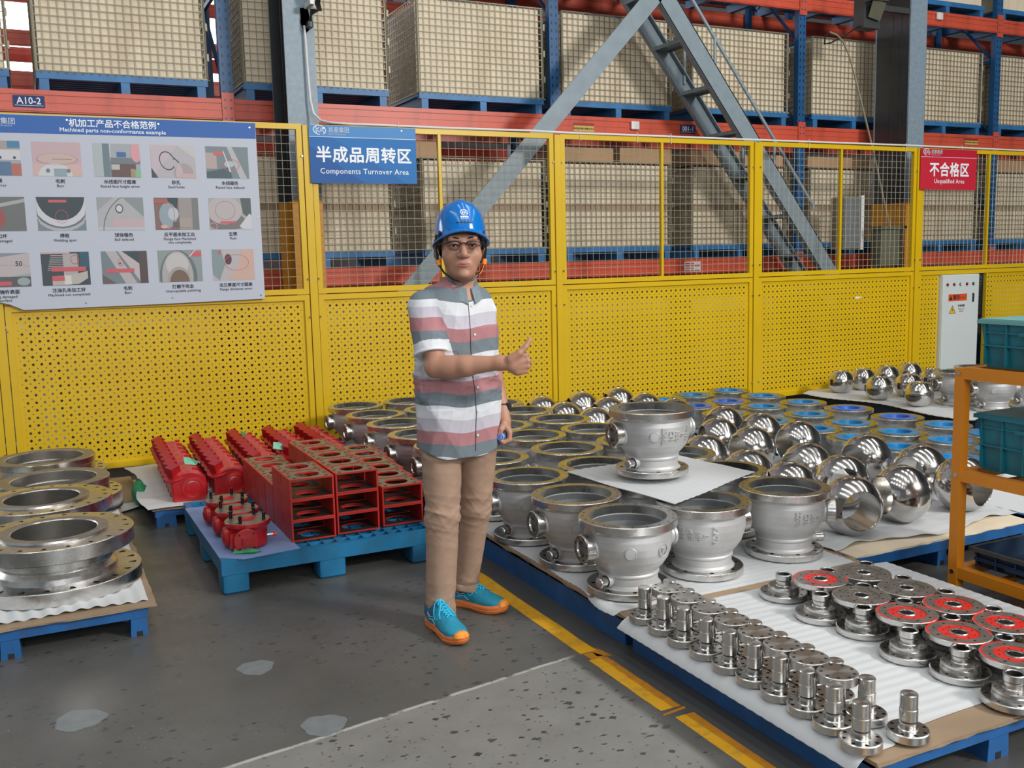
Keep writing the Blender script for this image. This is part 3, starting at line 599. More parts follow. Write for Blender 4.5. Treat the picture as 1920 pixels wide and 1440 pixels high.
# wire cage on a blue base with a plywood crate inside
CW, CDp, CH = 1.32, .98, .86
S = MB()
S.box(0, CW, 0, CDp, .115, .14, 'palblue').box(0, CW, -.005, .04, .09, .145, 'palblue').box(0, CW, CDp-.04, CDp, .09, .145, 'palblue')
for x in (.02, CW/2-.035, CW-.09): S.box(x, x+.07, 0, CDp, 0, .115, 'palblue').box(x, x+.005, -.006, 0, 0, .115, 'palblue')
for y in np.arange(.1, .9, .1): S.box(.03, CW-.03, y, y+.05, .103, .115, 'deepblue')
base_me = S.mesh('base', 0)
def cagewires():
    S = MB(); r = .0042
    def pr(a, b):
        a = Vector(a); b = Vector(b); d = (b-a).normalized(); u = d.orthogonal().normalized(); w = d.cross(u)
        S.add([tuple(q+u*r*c+w*r*s_) for q in (a, b) for c, s_ in ((1, 0), (0, 1), (-1, 0), (0, -1))], [(i, (i+1) % 4, (i+1) % 4+4, i+4) for i in range(4)], 'galv')
    z0, z1 = .15, .15+CH
    for i in range(22):
        x = .012+i*(CW-.024)/21; pr((x, .004, z0), (x, .004, z1)); pr((x, .004, z0), (x+.03, -.012, z0-.012))
    for j in range(15):
        z = z0+j*CH/14; pr((.01, 0, z), (CW-.01, 0, z)); pr((.006, 0, z), (.006, CDp, z)); pr((CW-.006, 0, z), (CW-.006, CDp, z))
    for i in range(17):
        y = .01+i*(CDp-.02)/16; pr((.01, y, z0), (.01, y, z1)); pr((CW-.01, y, z0), (CW-.01, y, z1))
    S.tube([(0, 0, z0), (CW, 0, z0), (CW, CDp, z0), (0, CDp, z0)], .008, 5, 'galv', closed=True); S.tube([(0, 0, z1), (CW, 0, z1), (CW, CDp, z1), (0, CDp, z1)], .008, 5, 'galv', closed=True)
    for x, y in ((0, 0), (CW, 0), (CW, CDp), (0, CDp)): S.tube([(x, y, z0), (x, y, z1)], .008, 5, 'galv')
    for z in (.3, .55, .8): S.box(CW+.004, CW+.02, -.012, .01, z, z+.06, 'galv')
    return S.mesh('wire_cage', 0)
cw_me = cagewires()
def crate(kind):
    S = MB(); a, b, c, d = .03, CW-.035, .022, CDp-.03
    if kind == 0: S.box(a, b, c, d, .15, .15+CH-.01, 'ply')
    else: S.box(a, b, c, d, .15, .52, 'ply').box(a, b, c-.004, d, .52, .585, 'slat').box(a, b, c, d, .585, .15+CH-.02, 'ply')
    return S.mesh('plywood_crate', 0)
cr = [crate(0), crate(1)]
CX_ = [-1.36, .15, 1.77, 3.39, 4.93, 6.53, 8.21, 9.72, 11.35]
near = ['by the A10-2 plate', 'over the white board', 'behind the cable conduit column', 'over the blue sign', 'crossed by the grey brace', 'behind the staircase', 'behind the hanging cable', 'beside the dark steel column', 'over the red sign end']
# bay order checked against the uprights
def cage(x, z, kind, label, group):
    t = thing('mesh_cage', label, 'cage', (x, 8.80, z), 0, group)
    obj('base', base_me, t); obj('wire_cage', cw_me, t, kind='stuff'); obj('plywood_crate', cr[kind], t)
    return t
wh = ['touching the picture edge', 'above the A10-2 plate', 'beside the grey conduit column', 'above the blue sign gap', 'crossed by the grey brace', 'behind the grey staircase', 'behind the hanging cable', 'past the dark column', 'beyond the last blue upright']
for i, x in enumerate(CX_):
    cage(x, 2.963, 0, 'plywood crate in a wire cage on the middle shelf, '+wh[i], 'wire cages on the middle shelf')
wl = ['', '', 'seen under the blue sign', 'behind the blue helmet', 'beside the middle fence post', 'behind the staircase rails', 'beside the grey electrical box', 'under the red sign', 'beyond the red sign']
for i, x in enumerate(CX_):
    if i >= 2: cage(x, 1.495, 1, 'banded plywood crate in a wire cage on the lower shelf, '+wl[i], 'wire cages on the lower shelf')
cage(.18, 1.495, 1, 'banded plywood crate in a wire cage showing at the edge of the white board', 'wire cages on the lower shelf')
for i, x in enumerate(CX_):
    if i >= 3:
        t = thing('crate_pallet', 'blue crate pallet on the top shelf, '+wh[i], 'pallet', (x, 8.80, 4.403), 0, 'blue pallets on the top shelf')
        obj('base', base_me, t); obj('plywood_crate', cr[0], t)
for i, x in enumerate(CX_):
    c_ = cage(x, .06, 1, 'wire cage added on the lowest level to block the bright view through the perforated sheets, bay place %s' % ORD[i], 'wire cages added on the lowest level')  # cages added so that the fence holes show dark
# cartons lying on the lower cages
for i, (x0, x1, h, lab) in enumerate([(2.62, 3.62, .16, 'behind the blue sign corner'), (4.97, 5.56, .15, 'just past the middle fence post'), (5.64, 6.30, .16, 'next to the load sticker'), (6.56, 7.22, .16, 'crossed by the staircase'), (7.30, 7.85, .13, 'behind the handrail'), (8.22, 9.30, .13, 'behind the hanging cable'), (11.36, 12.1, .16, 'at the end beyond the red sign')]):
    S = MB(); S.box(x0, x1, 8.86, 9.5, 2.507, 2.507+h, 'card'); S.box(x0, x1, 8.858, 9.0, 2.507+h*.48, 2.507+h*.5, 'slat')
    S.build('cardboard_carton', None, 0, label='flat brown carton lying on a lower cage, '+lab, cat='carton', group='cartons on the lower cages')

# ================================================================== columns, brace, stair
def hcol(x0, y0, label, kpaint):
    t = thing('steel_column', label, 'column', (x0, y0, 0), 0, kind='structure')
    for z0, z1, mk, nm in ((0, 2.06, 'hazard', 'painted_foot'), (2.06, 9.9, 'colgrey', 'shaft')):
        dk = mk if mk == 'hazard' else 'colshade'  # web and inner flange faces take the painted shade above the foot
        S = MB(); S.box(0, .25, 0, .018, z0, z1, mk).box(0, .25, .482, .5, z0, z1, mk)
        if kpaint: S.box(.004, .012, .018, .482, z0, z1, dk).box(-.001, .004, .245, .255, z0, z1, dk).box(.0, .006, .12, .126, z0, z1, dk)  # added closing plate with seams, carries the painted column shade
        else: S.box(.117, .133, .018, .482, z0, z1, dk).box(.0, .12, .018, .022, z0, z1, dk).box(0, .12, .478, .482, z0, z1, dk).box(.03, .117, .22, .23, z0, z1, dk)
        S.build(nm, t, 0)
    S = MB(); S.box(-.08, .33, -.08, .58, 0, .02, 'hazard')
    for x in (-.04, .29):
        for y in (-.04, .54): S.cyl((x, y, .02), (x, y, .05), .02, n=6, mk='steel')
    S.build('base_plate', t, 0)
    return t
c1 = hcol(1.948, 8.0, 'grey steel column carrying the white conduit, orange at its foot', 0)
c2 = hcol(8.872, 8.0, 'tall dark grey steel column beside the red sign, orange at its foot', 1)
# brace bar: an angle from the foot of the first column up over the stair
S = MB()
d = Vector((5.95-2.3, 0, 4.47-.62)).normalized(); n_ = Vector((-d.z, 0, d.x))*.084
a = Vector((2.3, 7.98, .62)); b = Vector((6.6, 7.98, .62+(6.6-2.3)*d.z/d.x))
def flat(S, a, b, n_, t, mk, y0):
    v = []
    for y in (y0, y0+t):
        for p in (a-n_, b-n_, b+n_, a+n_): v.append((p.x, y, p.z))
    S.add(v, [(0, 1, 2, 3), (7, 6, 5, 4), (0, 4, 5, 1), (1, 5, 6, 2), (2, 6, 7, 3), (3, 7, 4, 0)], mk)
flat(S, a, b, n_, .012, 'stairgrey', 7.97); flat(S, a-n_*.93, b-n_*.93, n_*.07, .10, 'stairgrey', 7.98)
br = thing('brace_bar', 'flat grey steel brace rising past the helmet to the staircase top', 'brace', kind='structure'); S.build('bar', br, 0)
S = MB(); S.box(2.2, 2.55, 7.985, 7.995, .35, .85, 'stairgrey'); S.build('gusset', br, 0)
# staircase
st = thing('steel_staircase', 'steep grey steel staircase with pipe handrail behind the fence', 'staircase')
z0, z1 = 0., 6.2
def sx(z): return 7.675-(z-1.4)/1.245
def stringer(y, t):
    S = MB(); a = Vector((sx(.02), y, .02)); b = Vector((sx(z1), y, z1)); d = (b-a).normalized(); n_ = Vector((-d.z, 0, d.x))*.092
    flat(S, a, b, n_, .010, 'stairgrey', y); 
    for s_ in (-1, 1): flat(S, a+n_*s_*.95, b+n_*s_*.95, n_*.06, .06, 'stairgrey', y if y < 8.2 else y-.05)
    S.build('stringer', st, 0)
stringer(7.97, 0); stringer(8.50, 0)
z = .25
S = MB(); S.box(-.105, .105, 0, .50, -.006, .006, 'stairgrey').box(-.105, -.098, 0, .50, -.03, 0, 'stairgrey').box(.098, .105, 0, .50, -.03, 0, 'stairgrey'); tr = S.mesh('tread', 0)
while z < z1:
    obj('tread', tr, st, (sx(z)-.0, 7.99, z)); z += .42
rl = lambda z, y: (sx(z)+.08, y, z+.30)
S = MB(); S.tube([(7.50, 7.99, 1.98), rl(1.72, 7.99), rl(5.9, 7.99)], .017, 8, 'stairgrey'); S.build('handrail', st)
S = MB(); S.tube([(7.50, 8.49, 1.98), rl(1.72, 8.49), rl(5.9, 8.49)], .017, 8, 'stairgrey'); S.build('handrail', st)
for z in (2.35, 3.3, 4.3):
    for y in (7.99, 8.49):
        S = MB(); S.cyl((sx(z)+.05, y, z-.02), (sx(z)+.05, y, z+.30+.03*1.245), .015, n=8, mk='stairgrey'); S.build('rail_post', st)
# things on the columns
t = thing('flood_light', 'dark boxy flood light on the upper part of the tall column', 'lamp')
S = MB(); S.box(8.10, 8.34, 7.93, 8.08, 3.88, 4.35, 'darkgrey', tx=.02); S.box(8.34, 8.87, 8.02, 8.06, 4.1, 4.16, 'darkgrey'); S.build('housing', t, 0)
S = MB(); S.add([(8.13, 7.895, 3.98), (8.30, 7.895, 3.95), (8.31, 7.82, 4.12), (8.12, 7.82, 4.14)], [(0, 1, 2, 3), (3, 2, 1, 0)], 'olive'); S.box(8.10, 8.32, 7.80, 7.9, 4.13, 4.15, 'darkgrey'); S.build('visor', t, 0)
pts = [(7.525, 7.9, 3.70), (7.535, 7.9, 3.76), (7.60, 7.9, 3.785), (7.70, 7.9, 3.765), (7.79, 7.9, 3.70), (7.86, 7.9, 3.60), (7.93, 7.9, 3.45), (8.02, 7.9, 3.21), (8.14, 7.9, 2.90), (8.28, 7.9, 2.52), (8.42, 7.9, 2.1), (8.52, 7.9, 1.8), (8.57, 7.92, 1.60)]
S = MB(); S.tube(pts[2:], .011, 6, 'galv'); t = thing('hanging_cable', 'thin pale cable arching down beside the tall column', 'cable'); S.build('sheath', t)
S = MB(); S.tube([(7.60, 7.9, 3.775), (7.54, 7.9, 3.74), (7.53, 7.9, 3.66), (7.62, 7.9, 3.68), (7.8, 7.92, 3.76), (8.0, 7.95, 3.86), (8.1, 7.98, 3.90)], .009, 6, 'black'); S.build('black_lead', t, label='thin black lead looped to the lamp')
S = MB(); S.bbox(8.05, 8.30, 8.10, 8.30, 1.545, 2.13, .01, 'galv'); S.bbox(8.055, 8.295, 8.09, 8.1, 1.56, 2.115, .005, 'patch'); S.box(8.302, 8.345, 8.10, 8.14, 1.545, 2.14, 'white')
S.build('electrical_box', label='flat grey electrical box beside the orange column foot', cat='box')
S = MB(); S.bbox(8.33, 8.66, 7.82, 7.98, 1.36, 1.76, .012, 'olive').box(8.31, 8.68, 7.80, 7.99, 1.76, 1.795, 'olive').box(8.34, 8.37, 7.86, 7.9, 0, 1.36, 'olive').box(8.62, 8.65, 7.86, 7.9, 0, 1.36, 'olive')
S.build('control_box', label='olive metal control box on legs at the cable end', cat='box')
t = thing('camera_bracket', 'white bracket with black wiring under a white dome on the first column', 'bracket')
S = MB(); S.lathe([(.05, 0), (.045, .012), (0, .014)], 14, 'white', RT((2.13, 8.0, 3.50), PI/2)); S.add([(2.085, 7.985, 3.57), (2.15, 7.985, 3.57), (2.17, 7.985, 3.42), (2.12, 7.985, 3.37), (2.085, 7.985, 3.45)], [(0, 1, 2, 3, 4), (4, 3, 2, 1, 0)], 'white')
S.box(2.12, 2.155, 7.80, 7.99, 3.56, 3.60, 'white'); S.build('plate', t)
S = MB(); S.lathe([(0, -.03), (.045, -.025), (.075, .0), (.08, .04), (.06, .09), (0, .11)], 16, 'white', RT((2.22, 7.80, 3.64))); S.build('dome', t)
S = MB()
for k in range(4): S.tube([(2.13+.01*k, 7.93, 3.44), (2.15, 7.88+.01*k, 3.50+.015*k), (2.20+.008*k, 7.86, 3.53), (2.17+.012*k, 7.85, 3.59), (2.21, 7.82, 3.62)], .008, 6, 'black')
S.bbox(2.12, 2.165, 7.90, 7.96, 3.405, 3.455, .008, 'black'); S.build('wiring', t)
# white cabinet
t = thing('electric_cabinet', 'white electrical cabinet standing in the fence opening under the red sign', 'cabinet')
S = MB(); S.box(9.045, 9.64, 7.625, 7.92, .14, 1.245, 'cabinet').box(9.06, 9.62, 7.66, 7.9, 0, .14, 'cabinet'); S.build('body', t, 0)
S = MB(); S.bbox(9.05, 9.632, 7.612, 7.625, .19, 1.235, .005, 'cabinet'); S.build('door', t, 0)
for i in range(5):
    S = MB(); x = 9.12+i*.103; S.cyl((x, 7.612, 1.135), (x, 7.604, 1.135), .017, n=16, mk='black'); S.cyl((x, 7.604, 1.135), (x, 7.598, 1.135), .011, n=12, mk=('redmark', 'redmark', 'black', 'redmark', 'green')[i] if i != 2 else 'white'); S.build('button', t)
S = MB(); S.bbox(9.525, 9.55, 7.606, 7.612, .93, 1.03, .005, 'black').box(9.53, 9.546, 7.600, 7.606, .965, 1.025, 'darkgrey'); S.build('handle', t)
S = MB(); y = 7.611; quadface(S, 9.14, 9.44, .80, 1.03, y, (.66, .68, .68)); quadface(S, 9.142, 9.438, .95, 1.028, y-.0005, (.66, .09, .02))
S.add([(9.155, y-.0007, .812), (9.265, y-.0007, .812), (9.21, y-.0007, .905)], [(0, 1, 2)], 'print', col=(.02, .02, .02)); S.add([(9.166, y-.0009, .818), (9.254, y-.0009, .818), (9.21, y-.0009, .893)], [(0, 1, 2)], 'print', col=(.80, .50, .02))
S.add([(9.215, y-.0011, .885), (9.198, y-.0011, .848), (9.21, y-.0011, .85), (9.205, y-.0011, .825), (9.224, y-.0011, .858), (9.211, y-.0011, .856)], [(0, 1, 2, 3, 4, 5)], 'print', col=(.02, .02, .02))
S.add([(9.155, y-.0007, .962), (9.205, y-.0007, .962), (9.18, y-.0007, 1.012)], [(0, 1, 2)], 'print', col=(.03, .02, .02))
S.build('warning_label', t, 0); put_text('警告', 9.27, y-.001, .97, .055, t, 'ink', .0008, name='lettering'); put_text('WARNING', 9.37, y-.001, .98, .018, t, 'ink', 0, name='lettering')
put_text('有电危险', 9.35, y-.001, .885, .028, t, 'ink', .0008, name='lettering'); put_text('非专业人员', 9.35, y-.001, .850, .02, t, 'ink', 0, name='lettering'); put_text('请勿操作', 9.35, y-.001, .825, .018, t, 'ink', 0, name='lettering')
# ================================================================== pallets
def wavy(name, x0, x1, y0, y1, z, amp, label, mk='foam', nx=60, ny=50, per=.035, alongx=False, edge=None, parent=None, hang=None, seed=0, cat='foam sheet', th=.0025, corner=None):
    """thin foam sheet with fine ripples; hang(x,y)->dz lets an edge droop"""
    S = MB(); rnd = random.Random(seed); V = []
    for j in range(ny+1):
        for i in range(nx+1):
            x = x0+(x1-x0)*i/nx; y = y0+(y1-y0)*j/ny
            if edge: x, y = edge(x, y, i/nx, j/ny)
            t = (x if alongx else y)
            zz = z+amp*(.5+.5*math.sin(2*PI*t/per+1.5*math.sin(3*(y if alongx else x))))
            if hang: zz += hang(x, y)
            V.append((x, y, zz))
    n = len(V); W_ = nx+1; V2 = V+[(a, b, c-th) for a, b, c in V]; F_ = []
    for j in range(ny):
        for i in range(nx):
            a = j*W_+i; F_.append((a, a+1, a+W_+1, a+W_)); F_.append((n+a, n+a+W_, n+a+W_+1, n+a+1))
    bd_ = [i for i in range(W_)]+[j*W_+nx for j in range(1, ny+1)]+[ny*W_+i for i in range(nx-1, -1, -1)]+[j*W_ for j in range(ny-1, 0, -1)]
    for k in range(len(bd_)): a, b = bd_[k], bd_[(k+1) % len(bd_)]; F_.append((a, n+a, n+b, b))
    S.add(V2, F_, mk)
    return S.build(name, parent, 80, label=label, cat=cat)
def board(name, x0, x1, y0, y1, z0, z1, label, n=26, amp=.006, seed=1, mk='ply2'):
    """thin plywood board with a frayed edge in two plies"""
    rnd = random.Random(seed); t = thing(name, label, 'board')
    k = 2; h = (z1-z0)/k
    for q in range(k):
        pts = []
        for (a, b, c, d) in ((x0, y0, x1, y0), (x1, y0, x1, y1), (x1, y1, x0, y1), (x0, y1, x0, y0)):
            for i in range(n): pts.append((a+(c-a)*i/n+rnd.uniform(-amp, amp)-q*.0, b+(d-b)*i/n+rnd.uniform(-amp, amp)))
        S = MB(); S.loft([[(x, y, z0+q*h) for x, y in pts], [(x, y, z0+q*h+h*.9) for x, y in pts]], mk); S.build('ply', t, 0)
    return t
def steel_pallet(name, x0, x1, y0, y1, h, label, mk='blue', deck=.022, legs=((.0, .09), (.45, .55), (.91, 1.)), skirt=None, along='x', slats=7):
    """sheet steel pallet: deck slats, edge channel and pocket legs with a bolt notch"""
    t = thing(name, label, 'pallet', (x0, y0, 0)); w, d = x1-x0, y1-y0
    for i in range(slats):
        S = MB(); a = i*d/slats; S.box(0, w, a+.004, a+d/slats-.02, h-deck, h, mk); S.build('deck_slat', t, 0)
    S = MB(); S.box(0, w, 0, .03, h-.045, h-.004, mk).box(0, w, d-.03, d, h-.045, h-.004, mk).box(0, .03, .03, d-.03, h-.045, h-.004, mk).box(w-.03, w, .03, d-.03, h-.045, h-.004, mk); S.build('rim', t, 0)
    for (a, b) in legs:
        for (c, e) in ((0, .10), (.45, .55), (.9, 1.)):
            S = MB(); X0, X1, Y0, Y1 = a*w+.004, b*w-.004, c*d+.004, e*d-.004
            S.box(X0, X1, Y0, Y1, 0.0, h-.045, mk, tx=.004); xm = (X0+X1)/2
            S.box(xm-.012, xm+.012, Y0-.001, Y0+.004, 0, .022, 'black'); S.build('leg', t, 0)
    if skirt:
        S = MB(); S.box(-.002, .010, 0, d, .0, h-.02, mk); S.build('side_plate', t, 0)
    return t
# --- pallet under the big flanges
steel_pallet('steel_pallet', -.72, .33, 4.24, 5.52, .125, 'blue steel pallet under the front stack of large flanges', legs=((.0, .08), (.46, .54), (.925, 1.)))
steel_pallet('steel_pallet', -.72, .36, 5.74, 7.30, .125, 'blue steel pallet under the rear stacks of large flanges', legs=((.0, .08), (.46, .54), (.925, 1.)))
board('plywood_board', -.74, .36, 4.215, 5.50, .126, .139, 'worn brown plywood board on the front flange pallet', seed=3)
board('plywood_board', -.74, .36, 5.72, 7.30, .126, .139, 'worn brown plywood board on the rear flange pallet', seed=4)
wavy('foam_sheet', -.70, .335, 4.27, 5.46, .141, .008, 'white corrugated foam sheet under the front stacked flanges', per=.06, alongx=True, nx=110, ny=10, hang=lambda x, y: .004+.004*math.sin(14*x+3*y), seed=2)
wavy('foam_sheet', -.70, .345, 5.78, 7.26, .141, .006, 'white foam sheet under the far open flanges', per=.06, nx=30, ny=60, seed=2)
# --- valve body pallets
for (a, b, lab) in ((3.155, 5.10, 'long blue steel pallet beside the yellow line under the front valve bodies'), (5.13, 7.45, 'long blue steel pallet beside the fence under the far valve bodies')):
    steel_pallet('steel_pallet', 2.015, 3.27, a, b, .12, lab, skirt=True, slats=9)
steel_pallet('steel_pallet', 2.015, 3.30, 1.865, 3.10, .12, 'blue steel pallet under the stems and hub flanges', skirt=True, legs=((0, .08), (.36, .44), (.92, 1.)), slats=9)
board('plywood_board', 1.995, 3.30, 3.13, 5.10, .1205, .133, 'frayed brown plywood board under the front valve bodies', seed=5, amp=.008)
board('plywood_board', 2.00, 3.28, 5.12, 7.44, .1205, .133, 'brown plywood board under the far valve bodies', seed=6)
board('plywood_board', 2.001, 3.32, 1.845, 3.09, .1205, .133, 'brown plywood board under the stems and hub flanges', seed=7, amp=.004)
wavy('foam_sheet', 2.01, 3.27, 3.18, 5.06, .135, .003, 'white foam sheet under the front valve bodies', per=.04, seed=4, nx=40, ny=120, edge=lambda x, y, u, v: (x-.055*(1-u)*max(0, 1-v*3.2)*(.6+.4*math.sin(v*26)), y), hang=lambda x, y: (-.012 if x < 1.99 else 0))
wavy('foam_sheet', 2.01, 3.27, 5.16, 7.40, .135, .003, 'white foam sheet under the far valve bodies', per=.04, seed=5, nx=20, ny=120)
wavy('foam_sheet', 1.950, 3.40, 1.90, 3.115, .1365, .0018, 'white ribbed foam sheet under the stems and hub flanges', per=.045, seed=6, nx=60, ny=130,
     edge=lambda x, y, u, v: (x+.0*u, y+(.055*math.sin(PI*min(1, u*1.3))*max(0, 1-v*2.2) if u > .12 else .0)-.015*(1-v)*(1-min(1, u*5))), hang=lambda x, y: (-.9*(1.990-x) if x < 1.990 else 0)+(-.006*((x-3.32)/.08) if x > 3.32 else 0))
# --- ball pallets
steel_pallet('steel_pallet', 3.33, 4.56, 3.235, 5.15, .12, 'blue steel pallet under the front polished balls', legs=((0, .06), (.44, .50), (.94, 1.)), slats=9)
steel_pallet('steel_pallet', 3.33, 4.56, 5.18, 7.30, .12, 'blue steel pallet under the balls close to the fence', slats=9)
steel_pallet('steel_pallet', 4.66, 5.96, 3.26, 5.22, .12, 'blue steel pallet under the front blue-capped flanges', slats=8)
steel_pallet('steel_pallet', 4.66, 5.96, 5.26, 7.36, .12, 'blue steel pallet under the far blue-capped flanges', slats=8)
board('plywood_board', 3.33, 4.57, 3.24, 5.14, .1205, .131, 'pale plywood board under the front polished balls', seed=8, mk='ply')
wavy('foam_sheet', 3.30, 4.60, 3.33, 5.13, .133, .004, 'white crumpled foam sheet under the front polished balls', per=.09, seed=7, nx=60, ny=70, edge=lambda x, y, u, v: (x, y+.045*math.sin(9*u)*(1-v)), hang=lambda x, y: .010+.005*math.sin(20*x+6*y)+.004*math.sin(33*x))
wavy('foam_sheet', 3.34, 4.60, 5.18, 7.28, .1215, .004, 'white foam sheet under the balls close to the fence', per=.07, seed=8, nx=20, ny=70)
wavy('foam_sheet', 4.68, 5.94, 3.28, 5.2, .1215, .003, 'white foam sheet under the front blue-capped flanges', per=.07, seed=9, nx=20, ny=50)
wavy('foam_sheet', 4.68, 5.94, 5.28, 7.34, .1215, .003, 'white foam sheet under the far blue-capped flanges', per=.07, seed=10, nx=20, ny=50)
# --- pallet by the cabinet
steel_pallet('steel_pallet', 6.98, 8.30, 5.5, 7.42, .14, 'dark shaded pallet under the small polished balls by the fence', mk='navybin', skirt=True, slats=9)  # shade of this pallet put into its near-black navy colour
wavy('foam_sheet', 6.90, 8.40, 5.45, 7.44, .142, .004, 'white foam sheet drooping off the pallet by the cabinet', per=.08, seed=11, nx=40, ny=60, edge=lambda x, y, u, v: (x-.03*math.sin(9*v)*(1-u), y), hang=lambda x, y: -.02*max(0, (6.98-x)/.08))

# --- blue plastic pallet
t = thing('plastic_pallet', 'bright blue plastic pallet carrying the red brackets', 'pallet', (.69, 4.575, 0)); w, d, h = 1.075, 1.28, .17
S = MB(); S.box(0, w, 0, .03, h-.075, h, 'plblue').box(0, w, d-.03, d, h-.075, h, 'plblue').box(0, .03, .03, d-.03, h-.075, h, 'plblue').box(w-.03, w, .03, d-.03, h-.075, h, 'plblue'); S.build('rim', t, 0)
S = MB()
for i in range(15): S.box(.03+i*(w-.06)/15, .036+i*(w-.06)/15, .03, d-.03, h-.05, h-.002, 'plblue')
for i in range(18): S.box(.03, w-.03, .03+i*(d-.06)/18, .036+i*(d-.06)/18, h-.05, h-.003, 'plblue')
S.box(.03, w-.03, .03, d-.03, h-.05, h-.035, 'plblue'); S.build('grid_deck', t, 0)
for x in (.0, w/2-.075, w-.13):
    for y in (0, d/2-.06, d-.14):
        S = MB(); ww = .15 if x else .14; S.bbox(x+.001, x+ww-.011, y+.001, y+.14, 0, h-.07, .02, 'plblue'); S.build('foot', t, 30)
S = MB(); cs = [(.01, 1.06), (.40, .99), (.62, .02), (.655, -.035), (.12, -.05)]
cs = [(-.012, 1.12), (.33, 1.10), (.36, .70), (.375, .01), (.10, -.028), (.0, .05)]
t2 = slab('foam_mat', [], 'tarp') if False else None
S = MB(); S.loft([[(.69+x, 4.575+y, .1705) for x, y in cs], [(.69+x, 4.575+y, .174) for x, y in cs]], 'tarp'); S.build('foam_mat', None, 0, label='dusty blue mat on the plastic pallet under the three gearboxes', cat='mat')
# --- wooden pallet with the red operators
steel_pallet('steel_pallet', .545, 1.92, 6.0, 7.32, .11, 'blue pallet under the rows of red gearboxes', slats=7)
board('plywood_board', .53, 1.93, 5.975, 7.34, .1105, .122, 'frayed board under the rows of red gearboxes', seed=9, amp=.012)
wavy('foam_sheet', .50, 1.92, 5.94, 7.35, .1235, .004, 'white foam sheet under the rows of red gearboxes', per=.2, seed=12, nx=40, ny=40, edge=lambda x, y, u, v: (x-.03*math.sin(7*v)*(1-u), y+.02*math.sin(8*u)*(1-v)), hang=lambda x, y: .006+.006*math.sin(9*x)*math.sin(7*y))
S = MB(); S.box(.36, .53, 6.7, 7.5, .01, .03, 'ply2'); S.build('wood_scrap', None, 0, label='flat wood scrap on the floor behind the green rag', cat='scrap')
wavy('floor_sheet', .30, .50, 6.45, 7.40, .012, .004, 'white sheet lying on the floor between the stacks and red gearboxes', per=.3, seed=3, nx=16, ny=30, cat='sheet', edge=lambda x, y, u, v: (x+.10*v, y+.1*(1-v)*u), hang=lambda x, y: .006+.006*math.sin(12*x)*math.sin(6*y))
S = MB(); rr = random.Random(5); R_ = []
for j in range(9):
    ph = PI*j/8; R_.append([(.515+(.045+rr.uniform(-.012, .012))*math.sin(ph)*math.cos(a), 6.62+(.13+rr.uniform(-.03, .03))*math.sin(ph)*math.sin(a), .09-.085*math.cos(ph)+rr.uniform(-.012, .012)) for a in [2*PI*k/11 for k in range(11)]])
S.loft(R_, 'green'); S.build('green_rag', None, 40, label='crumpled green rag at the side of the red gearboxes', cat='rag')
# ================================================================== valve bodies
def body_shape():
    S = MB()
    # blasted cast shell, outside then inside
    out = [(.140, .029), (.130, .036), (.126, .045), (.125, .074), (.131, .081), (.131, .087), (.127, .093), (.133, .104), (.152, .126), (.169, .152), (.180, .185), (.185, .215), (.186, .245), (.183, .268), (.190, .276), (.192, .285)]
    S.lathe(out, 44, 'cast')
    inn = [(.166, .285), (.160, .28), (.168, .25), (.170, .21), (.160, .165), (.135, .12), (.105, .085), (.092, .07), (.092, .0)]
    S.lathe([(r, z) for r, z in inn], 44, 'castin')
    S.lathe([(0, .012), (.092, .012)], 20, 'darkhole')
    # pads and bosses on the camera side (towards -y)
    def radial(a, z, r0, r1, prof, mk, n=20):
        T = Matrix.Rotation(a, 4, 'Z') @ Matrix.Translation((0, 0, z)) @ Matrix.Rotation(PI/2, 4, 'Y'); S.lathe(prof, n, mk, T)
    radial(-PI*.665, .205, 0, 0, [(.0265, .150), (.026, .184), (.023, .188), (.020, .186), (.019, .189), (0, .190)], 'cast')
    radial(0, .205, 0, 0, [(.050, .10), (.046, .19), (.044, .212), (.048, .214), (.048, .226), (.024, .228), (.024, .17)], 'cast', 20)
    # drain nozzle by the foot flange
    T = Matrix.Rotation(PI*1.10, 4, 'Z') @ Matrix.Translation((0, 0, .066)) @ Matrix.Rotation(PI/2, 4, 'Y')
    S.lathe([(.0, .10), (.021, .10), (.021, .186), (.018, .190), (0, .191)], 14, 'steel', T); S.lathe([(.030, .09), (.026, .15)], 10, 'cast', T)
    return S.mesh('cast_shell', 40)
def ring_flange(r0, r1, z0, z1, n, rh, rb, mk='forged', seg=3, chamf=.003, back=None):
    S = MB(); S.annulus(r0, r1-chamf, z1, n, rh, rb, mk, depth=(z1-z0)*.9, seg=seg)
    S.lathe([(r1-chamf, z1), (r1, z1-chamf), (r1, z0+chamf), (r1-chamf, z0), (back if back else r0, z0)][::-1], n*seg, 'steel')
    S.lathe([(r0, z1), (r0, z0)][::-1] if False else [(r0, z0), (r0, z1)][::-1], n*seg, 'steel'); return S
shell = body_shape()
topf = ring_flange(.164, .209, .283, .318, 20, .0052, .192, seg=2).mesh('top_flange')
S = ring_flange(.100, .178, 0, .030, 8, .0105, .150, seg=5); botf = S.mesh('foot_flange')
